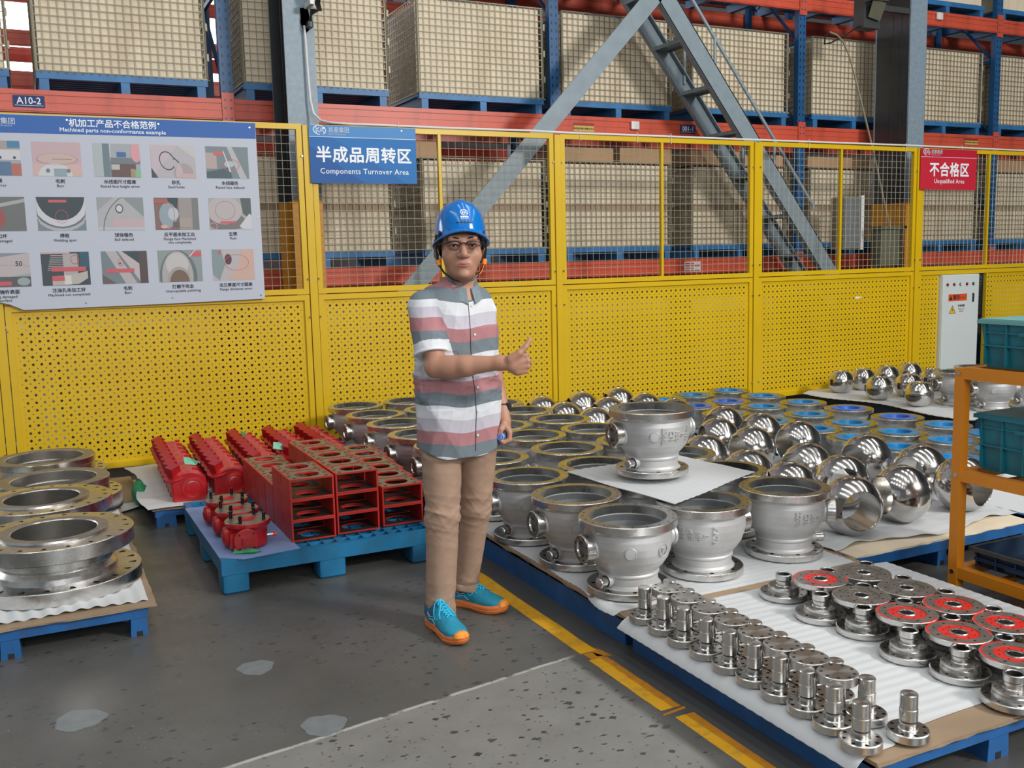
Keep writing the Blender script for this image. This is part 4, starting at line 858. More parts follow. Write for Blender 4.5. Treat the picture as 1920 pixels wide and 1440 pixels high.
def port():
    S = MB(); T = Matrix.Translation((0, 0, .205)) @ Matrix.Rotation(-PI/2, 4, 'Y')
    S.lathe([(.062, .14), (.050, .182), (.050, .19)], 24, 'cast', T)
    S.lathe([(.050, .188), (.059, .19), (.060, .192), (.060, .226), (.057, .230)], 24, 'steel', T)
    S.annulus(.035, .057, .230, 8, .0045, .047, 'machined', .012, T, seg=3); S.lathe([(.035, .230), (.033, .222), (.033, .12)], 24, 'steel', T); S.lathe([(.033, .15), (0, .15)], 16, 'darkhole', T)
    S.lathe([(.0, .19), (.0, .19)], 6, 'steel', T) if False else None
    S.cyl((-.215, -.008, .142), (-.215, -.008, .152), .010, n=8, mk='steel')
    return S.mesh('side_port', 40)
prt = port()
def bent_text(lines, size, R0, z0, a0, da, mk='cast'):
    """cast lettering reading downwards, each line one step further round the shell"""
    ms = []
    for i, tx in enumerate(lines):
        me = text_mesh(tx, size, .0010, .0045, 'CENTER', mk, 1.1, 'cast_lettering'); ang = a0+i*da
        n = len(me.vertices); co = np.empty(n*3, 'f'); me.vertices.foreach_get('co', co); co = co.reshape(-1, 3)
        lx, ly, lz = co[:, 0], co[:, 1], co[:, 2]
        Z = z0-lx; rr = np.interp(Z, [.10, .122, .152, .185, .215, .245, .268], [.130, .150, .169, .180, .185, .186, .183])+lz+.0006
        A = ang+(ly-size*.35)/R0
        co = np.stack([rr*np.cos(A), rr*np.sin(A), Z], -1).astype('f'); me.vertices.foreach_set('co', co.ravel()); me.update(); ms.append(me)
    return ms
t = thing('valve_casting', '', 'valve body'); obj('cast_shell', shell, t); obj('top_flange', topf, t); obj('foot_flange', botf, t); obj('side_port', prt, t)
body0 = t; kids(t); used = False
rows = [3.385, 3.825, 4.29, 4.80, 5.27, 5.71, 6.18, 6.63, 7.12]
colx = [[2.178, 2.18, 2.165, 2.20, 2.14, 2.13, 2.14, 2.13, 2.135], [2.60, 2.62, 2.60, 2.68, 2.70, 2.68, 2.62, 2.572, 2.575], [3.085, 3.09, 3.13, 3.118, 3.137, 3.137, 3.10, 3.087]]
colname = ['yellow line', 'middle', 'ball side']
def putbody(first, x, y, z, rz, label):
    global used
    if not used: body0.location = (x, y, z); body0.rotation_euler = (0, 0, rz); body0['label'] = label; used = True; b = body0
    else: b = copy_tree(body0, (x, y, z), rz, label)
    b['group'] = 'cast steel valve bodies'; return b
BZ = .142
special = {}
for c in range(3):
    for r, x in enumerate(colx[c]):
        y = rows[r] + (.06 if (c == 2 and r < 3) else 0) + (.04 if c == 1 and r in (0, 2) else 0)
        rz = 0 if c == 0 else (PI+random.uniform(-.06, .06) if c == 1 else random.uniform(-.08, .08))
        if (c, r) == (1, 0): rz = PI
        if (c, r) == (2, 0): rz = PI*.78
        if (c, r) == (0, 0): lab = 'front grey cast valve body with a round raised mark'
        elif (c, r) == (1, 0): lab = 'grey cast valve body between the marked one and the ball side one, lettered 2278'
        elif (c, r) == (2, 0): lab = 'grey cast valve body in the first row beside the polished balls'
        else: lab = 'grey cast valve body of the %s column, %s row back from the stems' % (colname[c], ORD[r])
        special[(c, r)] = putbody(0, x, y, BZ, rz, lab)
el = putbody(0, 2.655, 3.905, BZ+.3385+.012, .0, 'lone grey valve body standing on a foam sheet on top of the others')
# raised text and mark
for me in bent_text(['KATA', 'B', '150', 'CF8', '2278'], .031, .18, .205, 1.21, -.20): obj('cast_lettering', me, special[(1, 0)])
for me in bent_text(['KATA', 'B', '150', 'CF8', '2278'], .031, .18, .205, 2.68, -.20): obj('cast_lettering', me, special[(2, 0)])
for me in bent_text(['KATA', 'B', '150', 'CF8', 'L366L'], .031, .18, .205, -1.08, -.19): obj('cast_lettering', me, el)
S = MB(); T = Matrix.Rotation(-PI*.40, 4, 'Z') @ Matrix.Translation((0, 0, .205)) @ Matrix.Rotation(PI/2, 4, 'Y')
S.lathe([(.0285, .178), (.0275, .1875), (.024, .1875), (.0235, .184)], 24, 'cast', T); S.build('round_mark', special[(0, 0)])
me = text_mesh('SI', .030, .0012, .0022, 'CENTER', 'cast', 1.0, 'mark_lettering'); me.transform(T @ Matrix.Translation((0, 0, .1865)) @ Matrix.Rotation(PI, 4, 'Z') @ Matrix.Translation((0, -.011, 0))); obj('mark_lettering', me, special[(0, 0)])
# foam sheet on top of the bodies
def topsheet():
    S = MB(); n, m = 60, 40; V = []
    P = [(2.335, 4.09), (2.36, 3.56), (3.16, 3.47), (3.20, 4.02)]
    P = [(2.35, 4.22), (2.437, 3.41), (3.15, 3.73), (3.05, 4.28)]
    for j in range(m+1):
        for i in range(n+1):
            u, v = i/n, j/m
            x = (1-u)*((1-v)*P[1][0]+v*P[0][0])+u*((1-v)*P[2][0]+v*P[3][0]); y = (1-u)*((1-v)*P[1][1]+v*P[0][1])+u*((1-v)*P[2][1]+v*P[3][1])
            y += .06*math.sin(PI*u)*(v-.5)*-1*0
            z = BZ+.3195+.0012*math.sin(2*PI*x/.05)+.002*math.sin(9*x+7*y)+.0042
            z += .002
            V.append((x, y, z))
    W_ = n+1; k = len(V); F_ = []
    for j in range(m):
        for i in range(n): a = j*W_+i; F_.append((a, a+1, a+W_+1, a+W_)); F_.append((k+a, k+a+W_, k+a+W_+1, k+a+1))
    bd_ = [i for i in range(W_)]+[j*W_+n for j in range(1, m+1)]+[m*W_+i for i in range(n-1, -1, -1)]+[j*W_ for j in range(m-1, 0, -1)]
    for q in range(len(bd_)): a, b = bd_[q], bd_[(q+1) % len(bd_)]; F_.append((a, k+a, k+b, b))
    S.add(V+[(a, b, c-.003) for a, b, c in V], F_, 'foam'); S.build('foam_sheet', None, 80, label='pale foam sheet laid across the valve bodies under the lone one', cat='foam sheet')
topsheet()

# ================================================================== polished balls
def ball_mesh(R, rb, n=48, mk='mirror'):
    xb = math.sqrt(R*R-rb*rb); a0 = math.asin(rb/R)
    S = MB(); prof = [(rb, -xb+.001)]+[(R*math.sin(a0+(PI-2*a0)*i/26), -R*math.cos(a0+(PI-2*a0)*i/26)) for i in range(27)]+[(rb, xb-.001)]
    prof = [(rb-.0015, -xb+.0025)]+prof[1:-1]+[(rb-.0015, xb-.0025)]
    S.lathe(prof, n, mk, Matrix.Rotation(PI/2, 4, 'Y')); s1 = S.mesh('ball_shell', 50)
    S = MB(); S.lathe([(rb-.0015, xb-.0025), (rb-.003, xb-.005), (rb-.003, -xb+.005), (rb-.0015, -xb+.0025)], n, 'bore', Matrix.Rotation(PI/2, 4, 'Y')); s2 = S.mesh('bore', 50)
    S = MB(); ring = [(.028*math.cos(a), .017*math.sin(a)) for a in [2*PI*k/24 for k in range(24)]]
    def zz(x, y, o): return math.sqrt(R*R-x*x-y*y)+o
    S.loft([[(x*1.12, y*1.12, zz(x*1.12, y*1.12, -.0012)) for x, y in ring], [(x*1.08, y*1.08, zz(x*1.08, y*1.08, .0018)) for x, y in ring], [(x, y, zz(x, y, .0018)) for x, y in ring]], 'steel', cap=False)
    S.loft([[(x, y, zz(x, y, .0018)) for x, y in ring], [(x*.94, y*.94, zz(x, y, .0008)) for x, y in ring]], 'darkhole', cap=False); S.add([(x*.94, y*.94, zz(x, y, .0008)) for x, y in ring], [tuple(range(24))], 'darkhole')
    s3 = S.mesh('stem_slot', 50)
    return s1, s2, s3
b1, b2, b3 = ball_mesh(.150, .100)
t = thing('valve_ball', '', 'valve ball', (0, 0, -5), group='large polished valve balls'); obj('ball_shell', b1, t); obj('bore', b2, t); obj('stem_slot', b3, t); ball0 = t; kids(t)
bx = [3.57, 4.02, 4.45]; by = [3.53, 3.91, 4.28, 4.82, 5.24, 5.65, 6.16, 6.53, 6.93]
pos = {(0, 0): (3.565, 3.50), (1, 0): (3.96, 3.545), (2, 0): (4.40, 3.53), (0, 1): (3.54, 3.915), (1, 1): (3.86, 3.90), (1, 1): (3.835, 3.91), (2, 1): (4.46, 3.865), (1, 2): (3.985, 4.265), (2, 2): (4.46, 4.27), (0, 2): (3.57, 4.29), (0, 3): (3.655, 4.795), (1, 3): (4.08, 4.865), (2, 3): (4.465, 4.86), (1, 4): (4.11, 5.25), (2, 4): (4.47, 5.24), (0, 4): (3.66, 5.25), (2, 5): (4.46, 5.636), (1, 5): (4.05, 5.68), (0, 5): (3.64, 5.72), (0, 6): (3.66, 6.13), (1, 6): (4.03, 6.12), (2, 6): (4.406, 6.165), (0, 7): (3.607, 6.465+.03), (1, 7): (4.02, 6.523), (2, 7): (4.387, 6.55), (0, 8): (3.618, 6.886), (1, 8): (4.007, 6.914), (2, 8): (4.393, 6.96)}
pos[(3, 1)] = (4.13, 3.875); pos[(1, 1)] = (3.835, 3.93)
pos.pop((3, 1)); pos[(1, 1)] = (3.90, 3.90); 
angs = {(0, 0): -1.92, (1, 0): 2.86, (2, 0): -1.42, (0, 1): -.5, (1, 1): -2.2}
bn = ['next to the valve bodies', 'mid-row', 'next to the blue caps']
first = True
for (c, r), (x, y) in sorted(pos.items(), key=lambda q: (q[0][1], q[0][0])):
    a = angs.get((c, r), random.uniform(-.3, .2))
    if (c, r) == (0, 0): lab = 'large polished ball in front with its wide open bore showing'
    elif (c, r) == (2, 0): lab = 'large polished ball crossed by the orange rack post'
    else: lab = 'large polished ball %s, %s row from the board edge' % (bn[c], ORD[r])
    if first: ball0.location = (x, y, .137+.15); ball0.rotation_euler = (0, 0, a); ball0['label'] = lab; first = False
    else: copy_tree(ball0, (x, y, .137+.15), a, lab)
# extra ball seen between the middle and outer columns
copy_tree(ball0, (4.205, 4.02, .137+.15), .1, 'large polished steel ball squeezed between the middle and outer ball columns') if False else None

# ================================================================== blue-capped bodies
S = MB(); S.lathe([(.150, .0), (.150, .015), (.130, .02), (.126, .05), (.140, .085), (.155, .115), (.160, .132)], 36, 'cast')
for a in (3.6, .4):
    T = Matrix.Rotation(a, 4, 'Z') @ Matrix.Translation((0, 0, .075)) @ Matrix.Rotation(PI/2, 4, 'Y'); S.lathe([(.028, .10), (.026, .165), (.022, .17), (0, .172)], 12, 'cast', T)
cshell = S.mesh('cast_shell', 40)
S = ring_flange(.120, .190, .132, .164, 12, .0085, .168, seg=3); cfl = S.mesh('top_flange')
def film(mk):
    S = MB(); S.lathe([(.138, .1645), (.135, .168), (.090, .168), (.084, .163), (.080, .140), (.060, .134), (0, .133)], 40, mk); return S.mesh('blue_film', 60)
f1, f2 = film('bluefilm'), film('bluefilm2')
caps_ = {}
for i in (0, 1):
    t = thing('capped_flange', '', 'flange', (0, 0, -5), group='flanges with blue film caps'); obj('cast_shell', cshell, t); obj('top_flange', cfl, t); obj('blue_film', (f1, f2)[i], t); kids(t); caps_[i] = [t, True]
cy = {0: [4.19, 4.557, 4.869, 0, 0, 6.10, 6.30, 6.70], 1: [4.189, 4.557, 4.983, 5.414, 5.88, 6.257, 6.709], 2: [4.20, 4.575, 4.981, 5.458, 5.881, 6.327, 6.754]}
cap_list = [(5.07, 3.83, 1, 0), (5.46, 3.83, 2, 0), (5.087, 4.189, 1, 1), (5.47, 4.20, 2, 1), (4.667, 4.194, 0, 1), (5.05, 4.56, 1, 2), (5.50, 4.58, 2, 2), (4.67, 4.56, 0, 2), (5.05, 4.98, 1, 3), (5.50, 4.98, 2, 3), (4.685, 4.94, 0, 3),
            (5.076, 5.414, 1, 4), (5.51, 5.458, 2, 4), (5.045, 5.88, 1, 5), (5.448, 5.881, 2, 5), (4.66, 5.36, 0, 4), (4.996, 6.257, 1, 6), (5.423, 6.327, 2, 6), (4.63, 6.20, 0, 6), (4.60, 5.79, 0, 5), (4.978, 6.70, 1, 7), (5.393, 6.745, 2, 7), (4.60, 6.60, 0, 7), (4.68, 3.80, 0, 0)]
cn = ['beside the balls', 'middle column', 'outer column']
deep = {(1, 6), (2, 4), (2, 3), (0, 6)}
for (x, y, c, r) in cap_list:
    k = 1 if (c, r) in deep else 0; lab = 'flange with a %s cap, %s, %s row from the rack post' % (('bright blue', 'deep blue')[k], cn[c], ORD[r]); o, fr = caps_[k]
    x, y = x*1.05, y*1.05
    if y > 7.15: continue
    if c == 0: x = max(x, 4.84)
    if fr: o.location = (x, y, .1285); o.rotation_euler = (0, 0, random.random()*6); o['label'] = lab; caps_[k][1] = False
    else: copy_tree(o, (x, y, .1285), random.random()*6, lab)

# ================================================================== small balls and bodies near the cabinet
def small_ball():
    R, f = .126, .105
    prof = [(0, -f), (.066, -f), (.0697, -f+.002)]+[(math.sqrt(R*R-z*z), z) for z in np.linspace(-f+.006, f-.006, 15)]+[(.0697, f-.002), (.062, f), (.060, f-.004), (0, f-.004)]
    S = MB(); S.lathe(prof, 36, 'mirror'); a = S.mesh('ball_shell', 40)
    S = MB(); S.lathe([(.030, R-.012), (.026, R-.002), (.016, R-.001), (.015, R-.006), (0, R-.006)], 20, 'steel', Matrix.Rotation(PI/2, 4, 'X')); b = S.mesh('pin_bore', 40)
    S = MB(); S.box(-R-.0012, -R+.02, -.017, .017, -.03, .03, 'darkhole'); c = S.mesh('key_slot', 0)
    S = MB()
    for k in range(10): q = 2*PI*k/10; S.cyl((.064*math.cos(q), .064*math.sin(q), f-.004), (.064*math.cos(q), .064*math.sin(q), f+.005), .007, n=6, mk='steel')
    return a, b, c, S.mesh('tooth_ring')
q = small_ball(); t = thing('small_valve_ball', 'flat-topped polished ball at the foam corner next to the yellow fence', 'valve ball', (7.118, 7.158, .253), group='small flat-topped polished balls')
for nm, me in zip(('ball_shell', 'pin_bore', 'key_slot', 'tooth_ring'), q): obj(nm, me, t, kind='stuff' if nm == 'tooth_ring' else None)
kids(t)
for x, y, a, lab in [(7.43, 7.185, .9, 'flat-topped polished ball second along the yellow fence'), (7.78, 7.20, .5, 'flat-topped polished ball third along the yellow fence'), (8.15, 7.24, .4, 'flat-topped polished ball in front of the red sign post'),
                     (7.06, 6.62, -.6, 'small polished ball showing a round pin bore at the foam edge'), (7.42, 6.60, 0, 'flat-topped polished ball behind the dark-sided one'), (7.04, 6.14, -.9, 'small polished ball with a dark side at the drooping foam edge'), (7.93, 6.76, .2, 'flat-topped polished ball in front of the white cabinet')]:
    copy_tree(t, (x, y, .253), a, lab)
small = [(7.40, 6.05, -.3, 'beside the small polished balls'), (7.85, 6.20, .2, 'behind the orange rack corner'), (7.35, 5.62, -.4, 'framed by the orange rack below the teal bin'), (7.80, 5.62, -.3, 'framed by the orange rack at the picture edge')]
for x, y, a, lab in small:
    c = copy_tree(body0, (x, y, .147), a, 'dark steel valve body '+lab); c.scale = (.92, .92, .92); c['group'] = 'valve bodies on the shaded pallet'

# ================================================================== big flanges
def weldneck(R, Rb, T_, hub, ro, nh, rh, up=True):
    """flange with raised face and hub: flange plate z 0..T_, hub above"""
    S = ring_flange(ro, R, 0, T_, nh, rh, R*.88, seg=3); return S
def flange_pair():
    t = thing('flange_stack', 'front stack of two big steel flanges face up, with the open neck between', 'flange', (0, 4.70, .149))
    S = ring_flange(.21, .352, 0, .062, 20, .017, .315, seg=3); S.lathe([(.255, .062), (.25, .085), (.232, .105), (.228, .165)], 60, 'steel'); S.build('lower_flange', t)
    S = MB(); S.lathe([(.225, .10), (.240, .12), (.238, .17), (.250, .185)], 60, 'steel'); S.build('neck', t)
    S = ring_flange(.178, .330, .172, .238, 20, .0125, .298, seg=3); S.lathe([(.226, .238), (.224, .247), (.180, .247), (.176, .243), (.176, .05), (.2, .02)], 60, 'forged', mats=['steel', 'machined', 'steel', 'bore', 'bore']); S.build('upper_flange', t)
    return t
f_a = flange_pair(); kids(f_a)
c = copy_tree(f_a, (-.045, 5.412, .149), .3, 'second stack of two big steel flanges behind the front stack')
def open_flange(label, x, y, z, rz):
    t = thing('open_flange', label, 'flange', (x, y, z), rz)
    S = ring_flange(.25, .365, 0, .10, 20, .018, .330, seg=3); S.build('lower_flange', t)
    S = MB(); S.lathe([(.30, .10), (.295, .145), (.30, .15), (.302, .185), (.298, .189), (.234, .189), (.229, .185), (.229, .13), (.215, .125), (.215, 0)], 64, 'steel', mats=['steel', 'steel', 'steel', 'forged', 'machined', 'steel', 'bore', 'steel', 'bore']); S.build('raised_ring', t)
    return t
o3 = open_flange('wide open steel ring flange, third along the row', .02, 6.165, .149, .2); kids(o3)
copy_tree(o3, (-.02, 6.915, .149), .9, 'wide open steel ring flange at the fence end of the row')

# ================================================================== red brackets
def bracket():
    w, d, h, th = .222, .192, .104, .008
    S = MB(); S.box(0, w, 0, d, h-th, h, 'boxred') if False else None
    # top and bottom plates with a round opening, side plates
    def plate_(z0, z1, mt):
        c = (w/2, d/2); r = .062; seg = 24; ring = [(c[0]+r*math.cos(2*PI*i/seg), c[1]+r*.95*math.sin(2*PI*i/seg)) for i in range(seg)]
        bdp = []
        for i in range(seg):
            a = 2*PI*i/seg; dx, dy = math.cos(a), math.sin(a); k = min((w/2-.0)/abs(dx) if abs(dx) > 1e-6 else 9, (d/2)/abs(dy) if abs(dy) > 1e-6 else 9); bdp.append((c[0]+dx*k, c[1]+dy*k))
        # use exact corners too
        for cx, cy in ((0, 0), (w, 0), (w, d), (0, d)):
            j = min(range(seg), key=lambda i: (bdp[i][0]-cx)**2+(bdp[i][1]-cy)**2); bdp[j] = (cx, cy)
        v = [(x, y, z1) for x, y in bdp]+[(x, y, z1) for x, y in ring]+[(x, y, z0) for x, y in bdp]+[(x, y, z0) for x, y in ring]
        S.add(v, [(i, (i+1) % seg, seg+(i+1) % seg, seg+i) for i in range(seg)], mt)
        S.add(v, [(2*seg+i, 3*seg+i, 3*seg+(i+1) % seg, 2*seg+(i+1) % seg) for i in range(seg)]+[(seg+i, seg+(i+1) % seg, 3*seg+(i+1) % seg, 3*seg+i) for i in range(seg)]+[(i, 2*seg+i, 2*seg+(i+1) % seg, (i+1) % seg) for i in range(seg)], 'boxred')
    plate_(h-th, h, 'machined'); plate_(0, th, 'inshade')  # bottom plate darkened for the shade inside
    S.add([(th, 0, h-th-.0004), (w-th, 0, h-th-.0004), (w-th, d, h-th-.0004), (th, d, h-th-.0004)], [], 'inshade')
    S.box(0, th, 0, d, th, h-th, 'boxred').box(w-th, w, 0, d, th, h-th, 'boxred')
    # painted rim left and right of the machined face
    S.box(-.001, .012, -.001, d+.001, h-.002, h+.0006, 'boxred').box(w-.012, w+.001, -.001, d+.001, h-.002, h+.0006, 'boxred').box(.012, w-.012, -.001, .006, h-.002, h+.0006, 'boxred')
    a = S.mesh('frame', 20)
    S = MB()
    for x, y in ((.03, .03), (.03, d-.03), (w-.03, .03), (w-.03, d-.03), (.022, d/2), (w-.022, d/2)): S.lathe([(0, .0012), (.009, .0012), (.009, 0)], 10, 'black', Matrix.Translation((x, y, h)))
    b = S.mesh('bolt_hole', 0)
    return a, b
fr, bh = bracket()
t = thing('red_bracket', '', 'bracket', (0, 0, 0), group='stacked red steel brackets'); obj('frame', fr, t); obj('bolt_hole', bh, t, kind='stuff'); kids(t); first = True
bcol = [(1.055, 4.69, [2, 2, 2, 2, 2, 2], 0.0), (1.292, 4.71, [3, 3, 3, 3, 3], 0.0), (1.540, 4.73, [2, 2, 2, 2, 2, 2], .022)]
bcn = ['gearbox side column', 'middle column', 'column beside the man']
for ci, (x0, y0, hs, dr) in enumerate(bcol):
    for r in range(len(hs)):
        for lv in range(3):
            top = (3 if (ci == 0 and r < 2) else hs[r])
            if lv >= top: continue
            if lv < top-1 and r > 0 and ci > 0 and r < len(hs): 
                if not (ci == 0): continue_hidden = True
            x = x0+dr*r; y = y0+.2055*r; z = .1745+lv*.1055
            lab = 'red steel bracket, %s layer up, %s back in the %s' % (ORD[lv], ORD[r], bcn[ci])
            if first: t.location = (x, y, z); t['label'] = lab; first = False
            else: copy_tree(t, (x, y, z), 0, lab)
# ================================================================== red gearboxes with studs
def gearbox():
    t = thing('studded_gearbox', 'red gearbox with black studs at the front edge of the blue mat', 'gearbox', (.855, 4.765, .176))
    S = MB(); S.lathe([(0, 0), (.085, 0), (.092, .01), (.092, .085), (.098, .098), (.108, .106), (.110, .112), (.110, .126), (.107, .130)], 40, 'partred'); S.box(-.10, .02, -.085, -.01, .01, .085, 'partred'); S.build('housing', t, 35)
    S = MB(); S.annulus(.046, .107, .130, 4, .006, .085, 'machined', .01, seg=8); S.lathe([(.046, .130), (.044, .126), (.040, .12), (.018, .112), (.018, .09), (0, .09)], 32, 'boxred', mats=['boxred', 'boxred', 'boxred', 'darkhole', 'darkhole']); S.build('top_face', t, 35)
    for k in range(4):
        a = PI/4+PI/2*k+.2; S = MB(); S.cyl((.085*math.cos(a), .085*math.sin(a), .125), (.085*math.cos(a), .085*math.sin(a), .166), .0082, n=12, mk='stud'); S.build('stud', t)
    S = MB(); T = Matrix.Translation((-.03, -.085, .052)) @ Matrix.Rotation(PI/2, 4, 'X')
    S.lathe([(.035, -.03), (.035, .02), (.058, .022), (.060, .025), (.060, .034), (.056, .037), (.030, .038), (.0, .038)], 28, 'partred', T); S.box(-.052, -.008, -.142, -.12, .032, .074, 'partred'); S.cyl((-.03, -.142, .053), (-.03, -.146, .053), .009, n=10, mk='boxred')
    for k in range(4): a = PI/4+k*PI/2; S.cyl((-.03+.048*math.cos(a), -.122, .052+.048*math.sin(a)), (-.03+.048*math.cos(a), -.1225, .052+.048*math.sin(a)), .006, n=8, mk='black')
    S.build('shaft_cover', t, 35)
    S = MB(); T = Matrix.Translation((-.09, .0, .055)) @ Matrix.Rotation(-PI/2, 4, 'Y'); S.lathe([(.05, -.04), (.052, .01), (.045, .028), (.02, .036), (0, .037)], 24, 'partred', T); S.build('worm_cover', t, 35)
    S = MB(); S.cyl((.09, -.01, .04), (.118, -.012, .04), .009, n=8, mk='steel'); S.cyl((.118, -.012, .04), (.134, -.012, .04), .011, n=8, mk='redmark'); S.build('stop_bolt', t, label='steel stop bolt with a red cap')
    S = MB(); S.add([(-.08, -.105, .03), (-.10, -.12, -.0), (-.01, -.165, -.001), (.035, -.150, .002), (-.02, -.125, .02)], [(0, 1, 2, 3, 4), (4, 3, 2, 1, 0)], 'green'); S.build('tag', t, 0, label='green paper tag')
    return t
g = gearbox(); kids(g)
for c in g.children: pass
g2 = copy_tree(g, (.850, 5.01, .176), .06, 'red gearbox with black studs between the other two on the blue mat'); copy_tree(g, (.842, 5.255, .176), .1, 'red gearbox with black studs at the rear of the blue mat')
# ================================================================== standing red gearboxes
def standing():
    t = thing('standing_gearbox', '', 'gearbox', (0, 0, 0), group='standing red gearboxes in rows')
    # housing: fan shaped disc standing on edge, axis along y
    pr = [(-.098, 0), (.088, 0), (.105, .03), (.108, .09), (.095, .145), (.055, .182), (.01, .195), (-.04, .190), (-.085, .165), (-.105, .12)]
    S = MB()
    S.loft([[(x*s_, y, z*(1 if z < .02 else (s_)) + (.0 if z < .02 else 0)) for x, z in pr] for s_, y in ((.90, 0), (1., .012), (1., .05), (.94, .066), (.94, .10), (.86, .128))], 'partred')
    S.build('housing', t, 30)
    S = MB(); T = Matrix.Translation((.02, .002, .078)) @ Matrix.Rotation(PI/2, 4, 'X'); S.lathe([(.070, -.004), (.068, .007), (.052, .009), (.048, .004), (.04, .006), (.0, .010)], 28, 'partred', T)
    for k in range(7): a = PI*(.55+.12*k); S.box(.02+.086*math.cos(a)-.007, .02+.086*math.cos(a)+.007, -.004, .002, .078+.06*math.sin(a)-.002, .078+.06*math.sin(a)+.002, 'partred')
    S.build('cover_ring', t, 30)
    S = MB(); T = RT((-.074, .050, .150), .28, -.22); S.lathe([(.048, -.09), (.045, -.01), (.060, -.004), (.065, .0), (.065, .008), (.062, .011), (.0, .012)], 24, 'partred', T)
    for k in range(4): a = PI/4+k*PI/2; S.lathe([(0, .0125), (.005, .0125), (.005, .011)][::-1], 8, 'black', T @ Matrix.Translation((.048*math.cos(a), .048*math.sin(a), 0)))
    S.build('shaft_flange', t, 30)
    S = MB(); S.box(-.031, .031, -.031, .031, .010, .076, 'partred', T @ Matrix.Rotation(.45, 4, 'Z')); S.build('square_cap', t, 0)
    S = MB(); S.box(.03, .06, .05, .075, .183, .196, 'partred'); S.cyl((.05, -.006, .03), (.05, .002, .03), .006, n=6, mk='steel'); S.cyl((.108, .05, .05), (.128, .05, .05), .007, n=6, mk='steel'); S.build('bolt', t, kind='stuff')
    kids(t); return t
sg = standing(); first = True
scol = [(.755, 6.04, 8), (1.005, 6.03, 8), (1.27, 6.20, 7), (1.53, 6.35, 6), (1.77, 6.35, 6)]
for ci, (x, y, n) in enumerate(scol):
    for r in range(n):
        lab = 'red standing gearbox, %s from the front, %s row from the flange stacks' % (ORD[r], ORD[ci])
        yy = y+r*.148; xx = x+.004*r
        if first: sg.location = (xx, yy, .13); sg['label'] = lab; first = False
        else: copy_tree(sg, (xx, yy, .13), random.uniform(-.05, .05), lab)
tags = [(.80, 6.24, .335, .5, 'paletag', 'pale green tag standing on the first row of red gearboxes'), (.93, 6.88, .34, 1.2, 'green', 'green and white tag between the first and second rows of red gearboxes'), (1.40, 6.42, .335, .1, 'paletag', 'square pale green tag on the third row of red gearboxes'), (1.37, 7.30, .37, .9, 'green', 'dark green leaf-like tag at the back of the red gearboxes')]; tags[3] = (1.30, 7.12, .318, .9, 'green', tags[3][5])
for x, y, z, a, mk, lab in tags:
    S = MB(); T = RT((x, y, z), .9, .2, a); S.add([(-.055, -.02, 0), (.02, -.03, .006), (.06, 0, 0), (.0, .032, -.004), (-.05, .03, .002)], [(0, 1, 2, 3, 4), (4, 3, 2, 1, 0)], mk, T); S.add([(-.055, -.02, -.001), (.02, -.03, .005), (.06, 0, -.001), (.0, .032, -.005), (-.05, .03, .001)], [(0, 1, 2, 3, 4), (4, 3, 2, 1, 0)], mk, T)
    S.tube([tuple(T @ Vector((.06, 0, 0))), (x+.05, y+.02, z-.02)], .0015, 4, 'white'); S.build('paper_tag', None, 0, label=lab, cat='tag')

# ================================================================== stems
EZ = .1405
S = ring_flange(.020, .0605, 0, .027, 8, .0065, .0475, seg=3); stf = S.mesh('foot_flange')
S = MB(); S.lathe([(.029, .027), (.026, .030), (.026, .048), (.0235, .0495), (.0235, .053), (.0262, .0545), (.0262, .088), (.0252, .0895), (.0252, .131), (.0235, .134), (0, .1345)], 24, 'steel', mats=['steel']*3+['darkhole']+['steel']*5+['faced']); stm = S.mesh('shaft')
t = thing('spindle', '', 'spindle', (0, 0, 0), group='upright steel stems'); obj('foot_flange', stf, t); obj('shaft', stm, t); kids(t); first = True
stems = [(2.034, 3.045), (2.033, 2.918), (2.031, 2.790), (2.035, 2.660), (2.034, 2.532), (2.038, 2.410), (2.039, 2.288), (2.041, 2.168), (2.034, 2.050), (2.022, 1.930)]
third = [(2.160, 3.060), (2.158, 2.935), (2.160, 2.808), (2.162, 2.682), (2.163, 2.555), (2.165, 2.430), (2.168, 2.305), (2.168, 2.180), (2.158, 2.040)]
for i, (x, y) in enumerate(stems+third+[(2.182, 1.905)]):
    lab = ('upright steel stem of the outer row, %s from the bottom edge' % ORD[9-i]) if i < 10 else ('upright steel stem behind the discs, %s from the bottom edge' % ORD[18-i])
    if i == 19: lab = 'lone steel stem standing apart at the bare board corner'
    if i == 18: lab = 'tall brownish steel stem right behind the last outer stem'
    if first: t.location = (x, y, EZ); t['label'] = lab; first = False
    else: copy_tree(t, (x, y, EZ), random.random(), lab)
